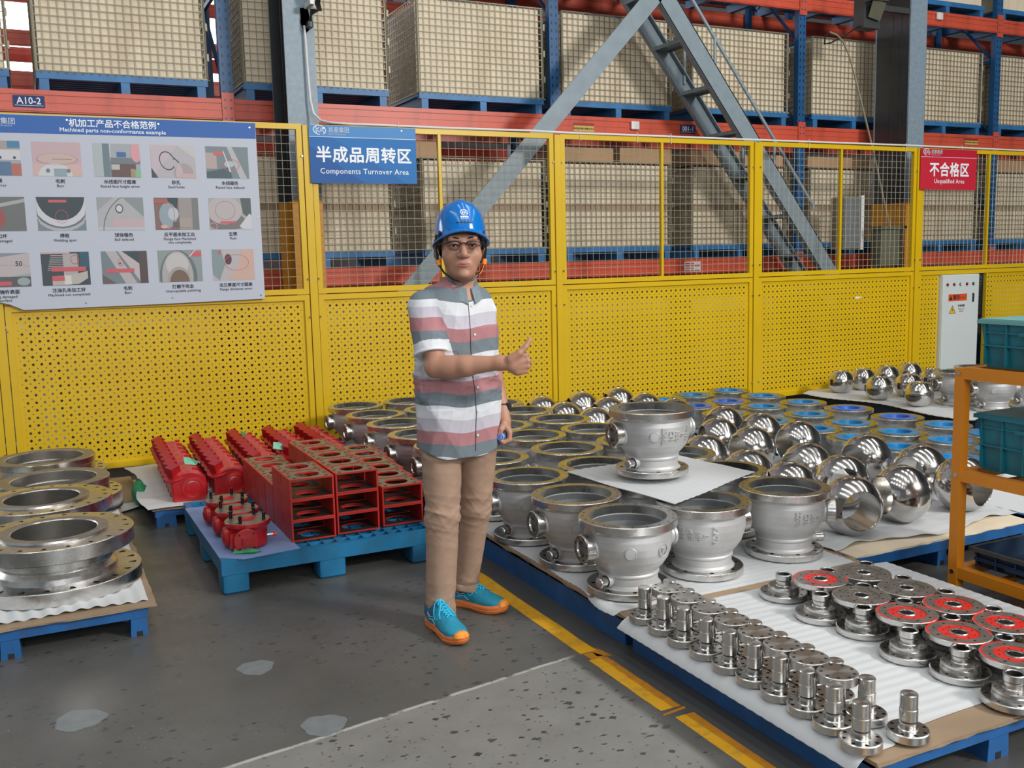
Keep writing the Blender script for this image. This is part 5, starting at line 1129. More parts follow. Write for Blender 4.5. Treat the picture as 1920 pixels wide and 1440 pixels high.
# discs: stems turned upside down standing between both rows
S = MB(); S.lathe([(0, 0), (.022, 0), (.0245, .002), (.0245, .105)], 20, 'steel'); S.lathe([(.026, .105), (.0595, .105), (.0615, .107), (.0615, .133), (.0595, .135), (0, .1353)], 36, 'forged', mats=['steel', 'steel', 'steel', 'steel', 'faced']); dm = S.mesh('disc')
S = MB()
for k in range(9): a = 2*PI*k/9; S.lathe([(0, .1358), (.0058, .1358), (.0060, .1350)][::-1], 8, 'darkhole', Matrix.Translation((.049*math.cos(a), .049*math.sin(a), 0)))
dh = S.mesh('bolt_hole', 0)
t = thing('turned_spindle', '', 'spindle', (0, 0, 0), group='stems standing upside down'); obj('disc', dm, t); obj('bolt_hole', dh, t, kind='stuff'); kids(t); first = True
for i, (x, y) in enumerate([(2.097, 2.982), (2.096, 2.855), (2.097, 2.727), (2.100, 2.599), (2.100, 2.473), (2.102, 2.348), (2.103, 2.225), (2.100, 2.102)]):
    lab = 'upside-down stem with a flat drilled disc on top, %s from the bottom edge' % ORD[7-i]
    if first: t.location = (x, y, EZ+.006); t['label'] = lab; first = False
    else: copy_tree(t, (x, y, EZ+.006), random.random(), lab)
# ================================================================== hub flanges
S = ring_flange(.045, .0955, 0, .024, 8, .006, .078, seg=4); hf = S.mesh('foot_flange')
S = MB(); S.annulus(.030, .060, .049, 8, .0035, .052, 'machined', .008, seg=3); S.lathe([(.064, .024), (.062, .034), (.062, .046), (.060, .049)], 36, 'steel'); S.lathe([(.034, .049), (.030, .052), (.029, .068), (.0275, .0695), (.0275, .072), (.0325, .0735), (.0325, .094), (.031, .096), (.0255, .096), (.024, .094), (.024, .03), (0, .03)], 28, 'steel', mats=['steel']*3+['darkhole']*1+['steel']*4+['steel', 'darkhole', 'darkhole']); hh = S.mesh('hub')
t = thing('hub_flange', '', 'flange', (0, 0, 0), group='hub flanges standing neck up'); obj('foot_flange', hf, t); obj('hub', hh, t); kids(t); first = True
HX = [2.655, 2.855, 3.055]; hub = [(2.675, 2.985, 0, 6), (2.637, 2.735, 0, 5), (2.668, 2.55, 0, 4), (2.637, 2.312, 0, 3), (2.662, 2.12, 0, 2), (2.637, 1.905, 0, 1), (3.065, 2.92, 2, 6), (2.866, 2.935, 1, 6), (2.848, 2.725, 1, 5), (3.055, 2.715, 2, 5), (2.850, 2.525, 1, 4), (3.066, 2.52, 2, 4), (2.862, 2.325, 1, 3), (3.062, 2.31, 2, 3), (2.862, 2.11, 1, 2), (3.055, 2.10, 2, 2), (2.862, 1.93, 1, 1)]
hn = ['in the row facing the stems', 'in the middle row', 'in the row along the rack side']
for (x, y, c, r) in hub:
    lab = 'hub flange neck up %s, %s from the bottom edge' % (hn[c], ORD[r-1])
    if first: t.location = (x, y, EZ); t['label'] = lab; first = False
    else: copy_tree(t, (x, y, EZ), random.random(), lab)
# flanges lying face up over them
def plate_flange(red):
    S = MB(); rk = 'redmark' if red else 'machined'
    S.annulus(.074, .108, .124, 8, .0055, .090, 'machined', .012, seg=4); S.annulus(.036, .074, .1215, 8, .0042, .056, rk, .008, seg=4); S.lathe([(.074, .124), (.074, .1215)], 30, 'machined')
    n = 48
    for i in range(n):
        a, b = 2*PI*i/n, 2*PI*(i+1)/n; r_ = (.100 if red and (2 < i < 20 or 26 < i < 34 or 40 < i < 45) else .108)
        mk = 'redmark' if r_ < .108 else 'machined'
        S.add([(.108*math.cos(a), .108*math.sin(a), .124), (.1165*math.cos(a), .1165*math.sin(a), .124), (.1165*math.cos(b), .1165*math.sin(b), .124), (.108*math.cos(b), .108*math.sin(b), .124)], [(0, 1, 2, 3)], mk)
    S.lathe([(.1165, .124), (.119, .121), (.119, .102), (.117, .099), (.06, .099)][::-1], 48, 'steel'); S.lathe([(.036, .1225), (.034, .126), (.028, .126), (.027, .122), (.027, .08)], 30, 'steel', mats=['steel', 'steel', 'steel', 'bore'])
    S.lathe([(.05, .099), (.045, .07), (.043, .004), (.024, .002)], 24, 'steel')
    return S.mesh('plate')
pm = {False: plate_flange(False), True: plate_flange(True)}; first = {False: None, True: None}
plates = [(2.750, 2.855, True, 5, 0), (2.955, 2.825, False, 5, 1), (2.745, 2.635, False, 4, 0), (2.957, 2.610, False, 4, 1), (2.748, 2.420, True, 3, 0), (2.962, 2.398, True, 3, 1), (2.755, 2.205, True, 2, 0), (2.968, 2.186, True, 2, 1), (2.755, 1.990, True, 1, 0), (2.968, 1.973, True, 1, 1)]
for (x, y, red, r, c) in plates:
    lab = ('%s flange lying face up, %s from the bottom edge, %s' % ('red-marked steel' if red else 'plain grey steel', ORD[r-1], ('on the stem side', 'on the rack side')[c]))
    t = thing('face_up_flange', lab, 'flange', (x, y, EZ), random.random(), 'flanges lying face up'); t.scale = (.90, .90, .82); obj('plate', pm[red], t)
# ================================================================== orange trolley and bins
t = thing('orange_rack', 'orange steel rack frame with bolted square tubes at the picture edge', 'rack')
X0, X1, Y0, Y1 = 3.56, 4.12, 1.55, 2.918
for (x, y) in ((X0, Y1-.045), (X1-.045, Y1-.045), (X0, Y0), (X1-.045, Y0)):
    S = MB(); S.box(x, x+.045, y, y+.045, .055, 1.03, 'orange'); S.build('upright', t, 0)
    S = MB(); S.cyl((x+.022, y+.022, 0), (x+.022, y+.022, .055), .02, n=10, mk='black'); S.build('foot', t)
for z in (.098, .535, .985):
    for x in (X0, X1-.045): S = MB(); S.box(x+.002, x+.043, Y0+.045, Y1-.045, z, z+.05, 'orange'); S.build('side_rail', t, 0)
    for y in (Y0, Y1-.045): S = MB(); S.box(X0+.045, X1-.045, y+.002, y+.043, z, z+.045, 'orange'); S.build('cross_rail', t, 0)
    S = MB(); S.cyl((X0-.004, Y1-.022, z+.026), (X0, Y1-.022, z+.026), .011, n=6, mk='steel'); S.build('bolt', t)
    for y in np.arange(Y0+.15, Y1-.1, .2): S = MB(); S.box(X0+.045, X1-.045, y, y+.03, z+.01, z+.03, 'orange'); S.build('shelf_bar', t, 0)
def bin_(name, label, x0, x1, y0, y1, z0, z1, mk, rimk, lid=False):
    t = thing(name, label, 'bin'); S = MB(); th = .006; tp = .02
    o0 = [(x0+tp, y0+tp), (x1-tp, y0+tp), (x1-tp, y1-tp), (x0+tp, y1-tp)]; o1 = [(x0, y0), (x1, y0), (x1, y1), (x0, y1)]
    def ins(p, d): return [(p[0][0]+d, p[0][1]+d), (p[1][0]-d, p[1][1]+d), (p[2][0]-d, p[2][1]-d), (p[3][0]+d, p[3][1]-d)]
    R = [[(x, y, z0) for x, y in o0], [(x, y, z1) for x, y in o1], [(x, y, z1) for x, y in ins(o1, th)], [(x, y, z0+.01) for x, y in ins(o0, th)]]
    S.loft(R, mk); S.build('tub', t, 0)
    S = MB(); w = .012
    S.box(x0-w, x0+.004, y0-w, y1+w, z1-.015, z1+.002, rimk).box(x1-.004, x1+w, y0-w, y1+w, z1-.015, z1+.002, rimk).box(x0, x1, y0-w, y0+.004, z1-.015, z1+.002, rimk).box(x0, x1, y1-.004, y1+w, z1-.015, z1+.002, rimk); S.build('rim', t, 0)
    S = MB(); k = 0
    n = 5
    for i in range(n+1):
        y = y0+.02+(y1-y0-.045)*i/n; S.box(x0-.004, x0+tp+.004, y, y+.006, z0+.01, z1-.015, mk)
    for z in (z0+(z1-z0)*.45, z1-.055): S.box(x0-.002, x0+tp, y0+.01, y1-.01, z, z+.006, mk)
    ym = (y0+y1)/2; S.box(x0-.012, x0+.01, ym-.09, ym+.09, z1-.06, z1-.045, mk); S.build('rib', t, 0)
    if lid: S = MB(); S.box(x0-.004, x1+.004, y0-.004, y1+.004, z1-.004, z1+.006, rimk); S.build('lid', t, 0)
    return t
bin_('lidded_bin', 'teal plastic bin with a pale lid on top of the orange rack', 3.635, 4.058, 2.30, 2.855, 1.037, 1.238, 'teal', 'teallid', True)
bin_('stacking_bin', 'dark teal plastic bin on the middle shelf of the orange rack', 3.635, 4.058, 2.30, 2.855, .587, .83, 'teal', 'teal', True)
bn_ = bin_('open_bin', 'open navy plastic bin on the lowest shelf of the orange rack', 3.635, 4.02, 2.33, 2.855, .15, .235, 'navybin', 'darkgrey')
bin_('open_bin', 'second navy plastic bin behind the open one on the lowest shelf', 3.64, 4.02, 1.74, 2.29, .15, .235, 'navybin', 'darkgrey')
for i in range(7):
    x = 3.72+.05*i; y = 2.42+random.uniform(-.05, .12); S = MB(); S.cyl((0, 0, 0), (.045, .01, .0), .006, n=8, mk='steel'); S.cyl((.045, .01, 0), (.052, .0115, 0), .010, n=6, mk='steel')
    S.build('loose_bolt', None, 35, loc=(x, y, .168), rot=(0, 0, random.uniform(-1, 1)), label='small loose steel bolt in the open navy bin, %s along' % ORD[i], cat='bolt', group='loose bolts in the navy bin')
from mathutils.bvhtree import BVHTree
# ================================================================== the man
def sdf_mesh(prims, lo, hi, h, name, mks, smooth=True):
    lo = np.array(lo, 'f'); n = [int((hi[i]-lo[i])/h)+2 for i in range(3)]
    D = np.full(n, 1.0, 'f'); ax = [lo[i]+h*np.arange(n[i], dtype='f') for i in range(3)]
    for (op, k, b0, b1, fn) in prims:
        s = []
        for i in range(3):
            a = max(0, int((b0[i]-.03-k-lo[i])/h)); b = min(n[i], int((b1[i]+.03+k-lo[i])/h)+2); s.append(slice(a, max(a, b)))
        s = tuple(s); sub = D[s]
        if sub.size == 0: continue
        X = ax[0][s[0]][:, None, None]; Y = ax[1][s[1]][None, :, None]; Z = ax[2][s[2]][None, None, :]
        d = fn(X, Y, Z).astype('f')
        if op == 'u':
            if k > 0: hh = np.clip(.5+.5*(sub-d)/k, 0, 1); D[s] = sub*(1-hh)+d*hh-k*hh*(1-hh)
            else: D[s] = np.minimum(sub, d)
        elif op == 's':
            if k > 0: d = -d; hh = np.clip(.5-.5*(sub-d)/k, 0, 1); D[s] = sub*(1-hh)+d*hh+k*hh*(1-hh)
            else: D[s] = np.maximum(sub, -d)
        elif op == 'i': D[s] = np.maximum(sub, d)
        elif op == 'w': D[s] = sub+d
    neg = D < 0
    P = np.zeros([m-1 for m in n]+[3], 'f'); cnt = np.zeros([m-1 for m in n], 'f'); quads = []
    cid = -np.ones([m-1 for m in n], 'i'); edges = []
    for a in range(3):
        sl0 = [slice(None)]*3; sl1 = [slice(None)]*3; sl0[a] = slice(0, -1); sl1[a] = slice(1, None)
        A, B = D[tuple(sl0)], D[tuple(sl1)]; cr = (A < 0) != (B < 0); idx = np.argwhere(cr)
        o = [q for q in range(3) if q != a]
        ok = np.all([(idx[:, o[0]] > 0), (idx[:, o[0]] < n[o[0]]-1), (idx[:, o[1]] > 0), (idx[:, o[1]] < n[o[1]]-1)], axis=0); idx = idx[ok]
        ia = tuple(idx.T); va, vb = A[ia], B[ia]; t = va/(va-vb); pos = idx.astype('f'); pos[:, a] += t
        for d0 in (0, 1):
            for d1 in (0, 1):
                c = idx.copy(); c[:, o[0]] -= d0; c[:, o[1]] -= d1; ct = tuple(c.T); np.add.at(P, ct, pos); np.add.at(cnt, ct, 1)
        edges.append((a, o, idx, va < 0))
    m = cnt > 0; cid[m] = np.arange(m.sum()); V = P[m]/cnt[m][:, None]*h+lo
    for a, o, idx, inside in edges:
        def g(d0, d1): c = idx.copy(); c[:, o[0]] -= d0; c[:, o[1]] -= d1; return cid[tuple(c.T)]
        q = np.stack([g(1, 1), g(0, 1), g(0, 0), g(1, 0)], -1); fl_ = inside if a != 1 else ~inside
        q[~fl_] = q[~fl_][:, ::-1]; quads.append(q)
    F_ = np.concatenate(quads)
    me = bpy.data.meshes.new(name); me.from_pydata(V.tolist(), [], F_.tolist())
    for k in mks: me.materials.append(M[k])
    me.polygons.foreach_set('use_smooth', np.ones(len(me.polygons), bool)); me.update(); return me, V
def cone(a, b, ra, rb):
    a = np.array(a, 'f'); b = np.array(b, 'f'); ba = b-a; L2 = float(ba @ ba); R = max(ra, rb)
    def fn(X, Y, Z):
        px, py, pz = X-a[0], Y-a[1], Z-a[2]; t = np.clip((px*ba[0]+py*ba[1]+pz*ba[2])/L2, 0, 1)
        return np.sqrt((px-ba[0]*t)**2+(py-ba[1]*t)**2+(pz-ba[2]*t)**2)-(ra+(rb-ra)*t)
    return np.minimum(a, b)-R, np.maximum(a, b)+R, fn
def ell_(c, r, rot=None):
    c = np.array(c, 'f'); r = np.array(r, 'f'); Rm = np.array((rot or Matrix.Identity(3)).inverted(), 'f') if rot is not None else np.eye(3, dtype='f'); m = r.max()
    def fn(X, Y, Z):
        x, y, z = X-c[0], Y-c[1], Z-c[2]; q = [Rm[i, 0]*x+Rm[i, 1]*y+Rm[i, 2]*z for i in range(3)]
        k0 = np.sqrt((q[0]/r[0])**2+(q[1]/r[1])**2+(q[2]/r[2])**2); k1 = np.sqrt((q[0]/r[0]**2)**2+(q[1]/r[1]**2)**2+(q[2]/r[2]**2)**2)
        return k0*(k0-1)/np.maximum(k1, 1e-6)
    return c-m, c+m, fn
def U(k, s): return ('u', k, *s)
def Sb(k, s): return ('s', k, *s)
man = thing('person', 'man in a striped short-sleeve shirt and blue helmet giving a thumbs up', 'person', (1.546, 3.722, 0), -.4533)
M['skin'] = mat('skin', (.46, .235, .155), .5, var=.07, vscale=12, bump=.12, bscale=90)
M['skin'].node_tree.nodes['Principled BSDF'].inputs['Subsurface Weight'].default_value = .12
M['skin'].node_tree.nodes['Principled BSDF'].inputs['Subsurface Radius'].default_value = (.012, .005, .003)
M['lip'] = mat('lips', (.36, .12, .10), .45); M['hair'] = mat('black_hair', (.008, .007, .007), .45)
M['helmet'] = mat('helmet_blue', (.003, .17, .56), .16, coat=.4); M['eye'] = mat('eye_white', (.62, .58, .55), .2); M['iris'] = mat('dark_iris', (.02, .012, .01), .15)
M['khaki'] = mat('tan_cotton', (.36, .235, .165), .85, var=.06, vscale=30, bump=.25, bscale=260)
M['shoeblue'] = mat('shoe_mesh_blue', (.012, .26, .40), .65, var=.15, vscale=40, bump=.4, bscale=420); M['shoedark'] = mat('shoe_collar_blue', (.008, .11, .22), .7); M['lace'] = mat('cyan_lace', (.03, .50, .75), .6)
M['sole'] = mat('orange_sole', (.72, .20, .045), .55, var=.08, vscale=20); M['toe'] = mat('toe_orange', (.85, .30, .03), .5)
M['strap'] = mat('strap_orange', (.85, .24, .02), .45); M['cloth_white'] = mat('shirt_button', (.7, .7, .7), .4)
M['greycloth'] = mat('grey_chambray', (.20, .26, .29), .85, var=.15, vscale=60, bump=.2, bscale=300)
def shirt_mat():
    m, nt, b = new_mat('striped_shirt'); L = nt.links; at = N(nt, 'ShaderNodeAttribute', attribute_name='stripe'); mo = N(nt, 'ShaderNodeMath', operation='FRACT'); L.new(at.outputs['Fac'], mo.inputs[0])
    cr = N(nt, 'ShaderNodeValToRGB'); cr.color_ramp.interpolation = 'CONSTANT'; L.new(mo.outputs[0], cr.inputs[0]); e = cr.color_ramp.elements
    cols = [(0, (.46, .20, .21)), (.245, (.72, .72, .78) if False else (.56, .53, .60)), (.49, (.73, .75, .79)), (.745, (.17, .225, .26))]
    cols = [(0, (.175, .215, .245)), (.25, (.45, .205, .22)), (.50, (.57, .54, .61)), (.75, (.73, .75, .79))]
    e[0].position = 0; e[0].color = (*cols[0][1], 1); e[1].position = cols[1][0]; e[1].color = (*cols[1][1], 1)
    for p, c in cols[2:]: q = e.new(p); q.color = (*c, 1)
    tc = N(nt, 'ShaderNodeTexCoord'); n = N(nt, 'ShaderNodeTexNoise', i_Scale=140., i_Detail=3.); L.new(tc.outputs['Object'], n.inputs['Vector'])
    mx = N(nt, 'ShaderNodeMix', data_type='RGBA', blend_type='MULTIPLY'); mx.inputs[0].default_value = .18; L.new(cr.outputs[0], mx.inputs[6]); L.new(n.outputs['Color'], mx.inputs[7]); L.new(mx.outputs[2], b.inputs['Base Color'])
    b.inputs['Roughness'].default_value = .85; bp = N(nt, 'ShaderNodeBump', i_Strength=.25, i_Distance=.002); L.new(n.outputs[0], bp.inputs['Height']); L.new(bp.outputs[0], b.inputs['Normal']); return m
M['shirt'] = shirt_mat(); M['cuffwhite'] = mat('white_cotton', (.70, .72, .76), .85, bump=.2, bscale=300)
# --- key points (x: picture side, y: away, z: up), metres
HC = Vector((.044, -.03, 1.597)); HS = 1.12; HY = .16   # head centre, scale, yaw (turned a little along +x)
HR = Matrix.Rotation(HY, 3, 'Z') @ Matrix.Rotation(-.03, 3, 'X')
def H(x, y, z): v = HR @ Vector((x*HS, -y*HS, z*HS)); return tuple(HC+v)     # face looks towards -y
shR, elR, wrR = (-.106, -.062, 1.358), (-.062, -.165, 1.125), (.195, -.235, 1.142)
shL, elL, wrL = (.100, .062, 1.335), (.158, .125, 1.09), (.198, .065, .915)
pr = []
# head
pr += [U(0, ell_(H(0, -.018, .035), (.080*HS, .098*HS, .086*HS), HR)), U(.03, ell_(H(0, .018, -.035), (.066*HS, .070*HS, .078*HS), HR)), U(.03, ell_(H(0, .038, -.088), (.040*HS, .042*HS, .034*HS), HR)),
       U(.02, ell_(H(-.045, .045, -.03), (.026*HS, .03*HS, .03*HS), HR)), U(.02, ell_(H(.045, .045, -.03), (.026*HS, .03*HS, .03*HS), HR)),
       U(.015, cone(H(-.04, .078, .026), H(.04, .078, .026), .014*HS, .014*HS)),
       Sb(.015, ell_(H(-.033, .098, .004), (.019*HS, .014*HS, .012*HS), HR)), Sb(.015, ell_(H(.033, .098, .004), (.019*HS, .014*HS, .012*HS), HR)),
       U(.012, cone(H(0, .086, .008), H(0, .107, -.030), .0085*HS, .013*HS)), U(.008, ell_(H(-.014, .095, -.034), (.0095*HS, .010*HS, .008*HS), HR)), U(.008, ell_(H(.014, .095, -.034), (.0095*HS, .010*HS, .008*HS), HR)),
       U(.012, ell_(H(0, .076, -.066), (.030*HS, .014*HS, .017*HS), HR)), U(.012, ell_(H(0, .076, -.100), (.022*HS, .016*HS, .014*HS), HR)),
       Sb(.006, cone(H(-.024, .096, -.0655), H(.024, .096, -.0655), .0018, .0018))]
for s in (-1, 1): pr += [U(.008, ell_(H(s*.086, -.004, -.008), (.009*HS, .020*HS, .034*HS), HR)), Sb(.004, ell_(H(s*.093, .0, -.004), (.006*HS, .010*HS, .020*HS), HR))]
pr += [U(.03, cone(H(0, -.02, -.06), (.035, .01, 1.40), .056, .062)), U(.04, cone((.035, .01, 1.42), (.01, .02, 1.30), .07, .10))]
# chest core joins the arms under the shirt
pr += [U(.04, cone(shR, shL, .045, .045)), U(.04, cone((-.02, 0, 1.2), (.03, 0, 1.33), .09, .10))]
pr += [U(.0, cone(shR, elR, .050, .042)), U(.015, cone(elR, (.06, -.205, 1.13), .044, .041)), U(.015, cone((.06, -.205, 1.13), wrR, .041, .027)), U(.02, ell_((.0, -.185, 1.120), (.06, .04, .042)))]
pr += [U(.0, cone(shL, elL, .048, .038)), U(.015, cone(elL, wrL, .038, .025))]
# thumbs-up hand: knuckles towards +x, back of the hand to the camera side
hb = (.245, -.245, 1.142)
pr += [U(.02, cone(wrR, (.235, -.243, 1.140), .027, .030)), U(.012, ell_((.262, -.246, 1.138), (.040, .021, .046)))]
kn = [(.296, -.250, 1.170), (.303, -.252, 1.149), (.302, -.250, 1.128), (.293, -.246, 1.108)]
fr_ = [.0115, .0118, .0112, .010]
for i, (k, r) in enumerate(zip(kn, fr_)):
    base = (.262, -.250, 1.160-.018*i); mid = (k[0]+.004, k[1]+.030, k[2]-.004); tip = (k[0]-.030, k[1]+.048, k[2]-.004); 
    pr += [U(.008, cone(base, k, .013, r)), U(.003, cone(k, mid, r, r*.97)), U(.003, cone(mid, tip, r*.97, r*.85))]
pr += [U(.012, cone((.238, -.262, 1.158), (.272, -.268, 1.182), .018, .0135)), U(.006, cone((.272, -.268, 1.182), (.296, -.262, 1.204), .0125, .0112)), U(.004, cone((.296, -.262, 1.204), (.313, -.252, 1.232), .0112, .0092))]
# hanging hand holding the bottle
pr += [U(.015, cone(wrL, (.205, .045, .865), .025, .027)), U(.012, ell_((.208, .035, .842), (.022, .036, .040)))]
for i in range(4):
    a = (.226, .048-.019*i, .822); b = (.224, .046-.020*i, .796-.001*i); c = (.198, .040-.020*i, .783); d = (.184, .037-.020*i, .796)
    pr += [U(.008, cone((.214, .045-.018*i, .845), a, .011, .0108)), U(.003, cone(a, b, .0108, .0103)), U(.003, cone(b, c, .0103, .0097)), U(.003, cone(c, d, .0097, .0085))]
pr += [U(.010, cone((.205, .005, .862), (.190, -.018, .838), .014, .0115)), U(.004, cone((.190, -.018, .838), (.180, -.022, .812), .0115, .0092))]
me, V = sdf_mesh(pr, (-.26, -.32, .74), (.36, .22, 1.75), .0040, 'body', ['skin'])
body = obj('body', me, man)
# lips, brows, eyes, hair
S = MB()
for dz, r in ((-.0622, .0034), (-.0705, .0044)):
    P5 = smooth([H(-.026, .082, -.0660), H(-.014, .0890, dz), H(0, .0925, dz-.0008), H(.014, .0890, dz), H(.026, .082, -.0650)], 4); S.tube(P5, [.0012+(r-.0012)*math.sin(PI*q/(len(P5)-1))**.7 for q in range(len(P5))], 8, 'lip')
S.build('mouth', man)
for s in (-1, 1):
    S = MB(); S.lathe([(0, -.0125)]+[(.0125*math.sin(PI*i/12), -.0125*math.cos(PI*i/12)) for i in range(1, 12)]+[(0, .0125)], 18, 'eye', Matrix.Translation(H(s*.033, .0745, .003))); S.build('eye', man)
    p = Vector(H(s*.033, .0745, .003)); d = (Vector(H(s*.033+.002, 1, .02))-p).normalized(); q = d.to_track_quat('Z', 'Y').to_matrix().to_4x4()
    S = MB(); S.lathe([(0, .0131), (.0030, .0129), (.0062, .0115)], 14, 'iris', Matrix.Translation(p) @ q); S.build('iris', man)
    S = MB(); P6 = smooth([H(s*.017, .0860, .0075), H(s*.033, .0895, .0112), H(s*.050, .0790, .0060)], 4); S.tube(P6, [.0030+.0028*math.sin(PI*q/8) for q in range(9)], 8, 'skin'); S.tube(smooth([H(s*.018, .0865, .0038), H(s*.033, .0915, .0060), H(s*.050, .0795, .0020)], 4), .0010, 6, 'hair'); S.tube(smooth([H(s*.018, .085, -.0035), H(s*.033, .0870, -.0070), H(s*.049, .078, -.0035)], 4), [.0022+.0015*math.sin(PI*q/8) for q in range(9)], 8, 'skin'); S.build('eyelid', man)
    S = MB(); P7 = smooth([H(s*.015, .0915, .0262), H(s*.028, .0920, .0290), H(s*.044, .0850, .0295), H(s*.058, .0730, .0245)], 4); S.tube(P7, [.0012+.0019*math.sin(PI*min(1, .12+q/(len(P7)-1)))**.6 if q < len(P7)-1 else .001 for q in range(len(P7))], 6, 'hair'); S.build('eyebrow', man)
S = MB()
for s in (-1, 1): S.tube([H(s*.070, .045, .052), H(s*.077, .034, .030), H(s*.0795, .022, .008), H(s*.080, .014, -.012)], [.014, .013, .010, .003], 10, 'hair')
def hairring(z, rx, ry, y0): return [H(rx*math.cos(a), y0+ry*math.sin(a), z) for a in [PI+PI*i/18 for i in range(19)]]
S.loft([hairring(-.05, .055, .06, -.04), hairring(-.02, .080, .09, -.02), hairring(.03, .0835, .102, -.018), hairring(.055, .083, .102, -.016)], 'hair', closed=False, cap=False); S.build('hair', man, 80)
# glasses
S = MB()
for s in (-1, 1):
    top = smooth([H(s*.0095, .1035, .003), H(s*.0125, .1045, .012), H(s*.033, .105, .0165), H(s*.057, .0980, .0145), H(s*.0625, .092, .007)], 5)
    bot = smooth([H(s*.0625, .092, .007), H(s*.060, .093, -.010), H(s*.048, .0995, -.0195), H(s*.028, .104, -.0205), H(s*.0135, .1045, -.011), H(s*.0095, .1035, .003)], 5)
    S.tube(top, .0026, 6, 'black'); S.tube(bot, .0008, 5, 'steel'); S.tube([H(s*.0620, .091, .010), H(s*.074, .075, .011), H(s*.088, .0, .008)], .0026, 6, 'black')
S.tube(smooth([H(-.0105, .1040, .008), H(0, .107, .0105), H(.0105, .1040, .008)], 4), .0022, 6, 'black'); gl = S.build('glasses', man, label='half-rim glasses with a black top bar')
gm, nt, bb = new_mat('lens_glass'); bb.inputs['Transmission Weight'].default_value = 1; bb.inputs['Roughness'].default_value = .0; bb.inputs['IOR'].default_value = 1.02; bb.inputs['Specular IOR Level'].default_value = .1; M['lens'] = gm
for s in (-1, 1):
    pts = [H(s*.0110, .1030, .004), H(s*.014, .1040, .012), H(s*.033, .1045, .0155), H(s*.055, .098, .013), H(s*.0595, .0925, .006), H(s*.057, .0935, -.010), H(s*.046, .0995, -.018), H(s*.028, .1035, -.019), H(s*.014, .104, -.010)]
    S = MB(); S.loft([pts, [(a, b-.001, c) for a, b, c in pts]], 'lens'); S.build('lens', gl, 0)
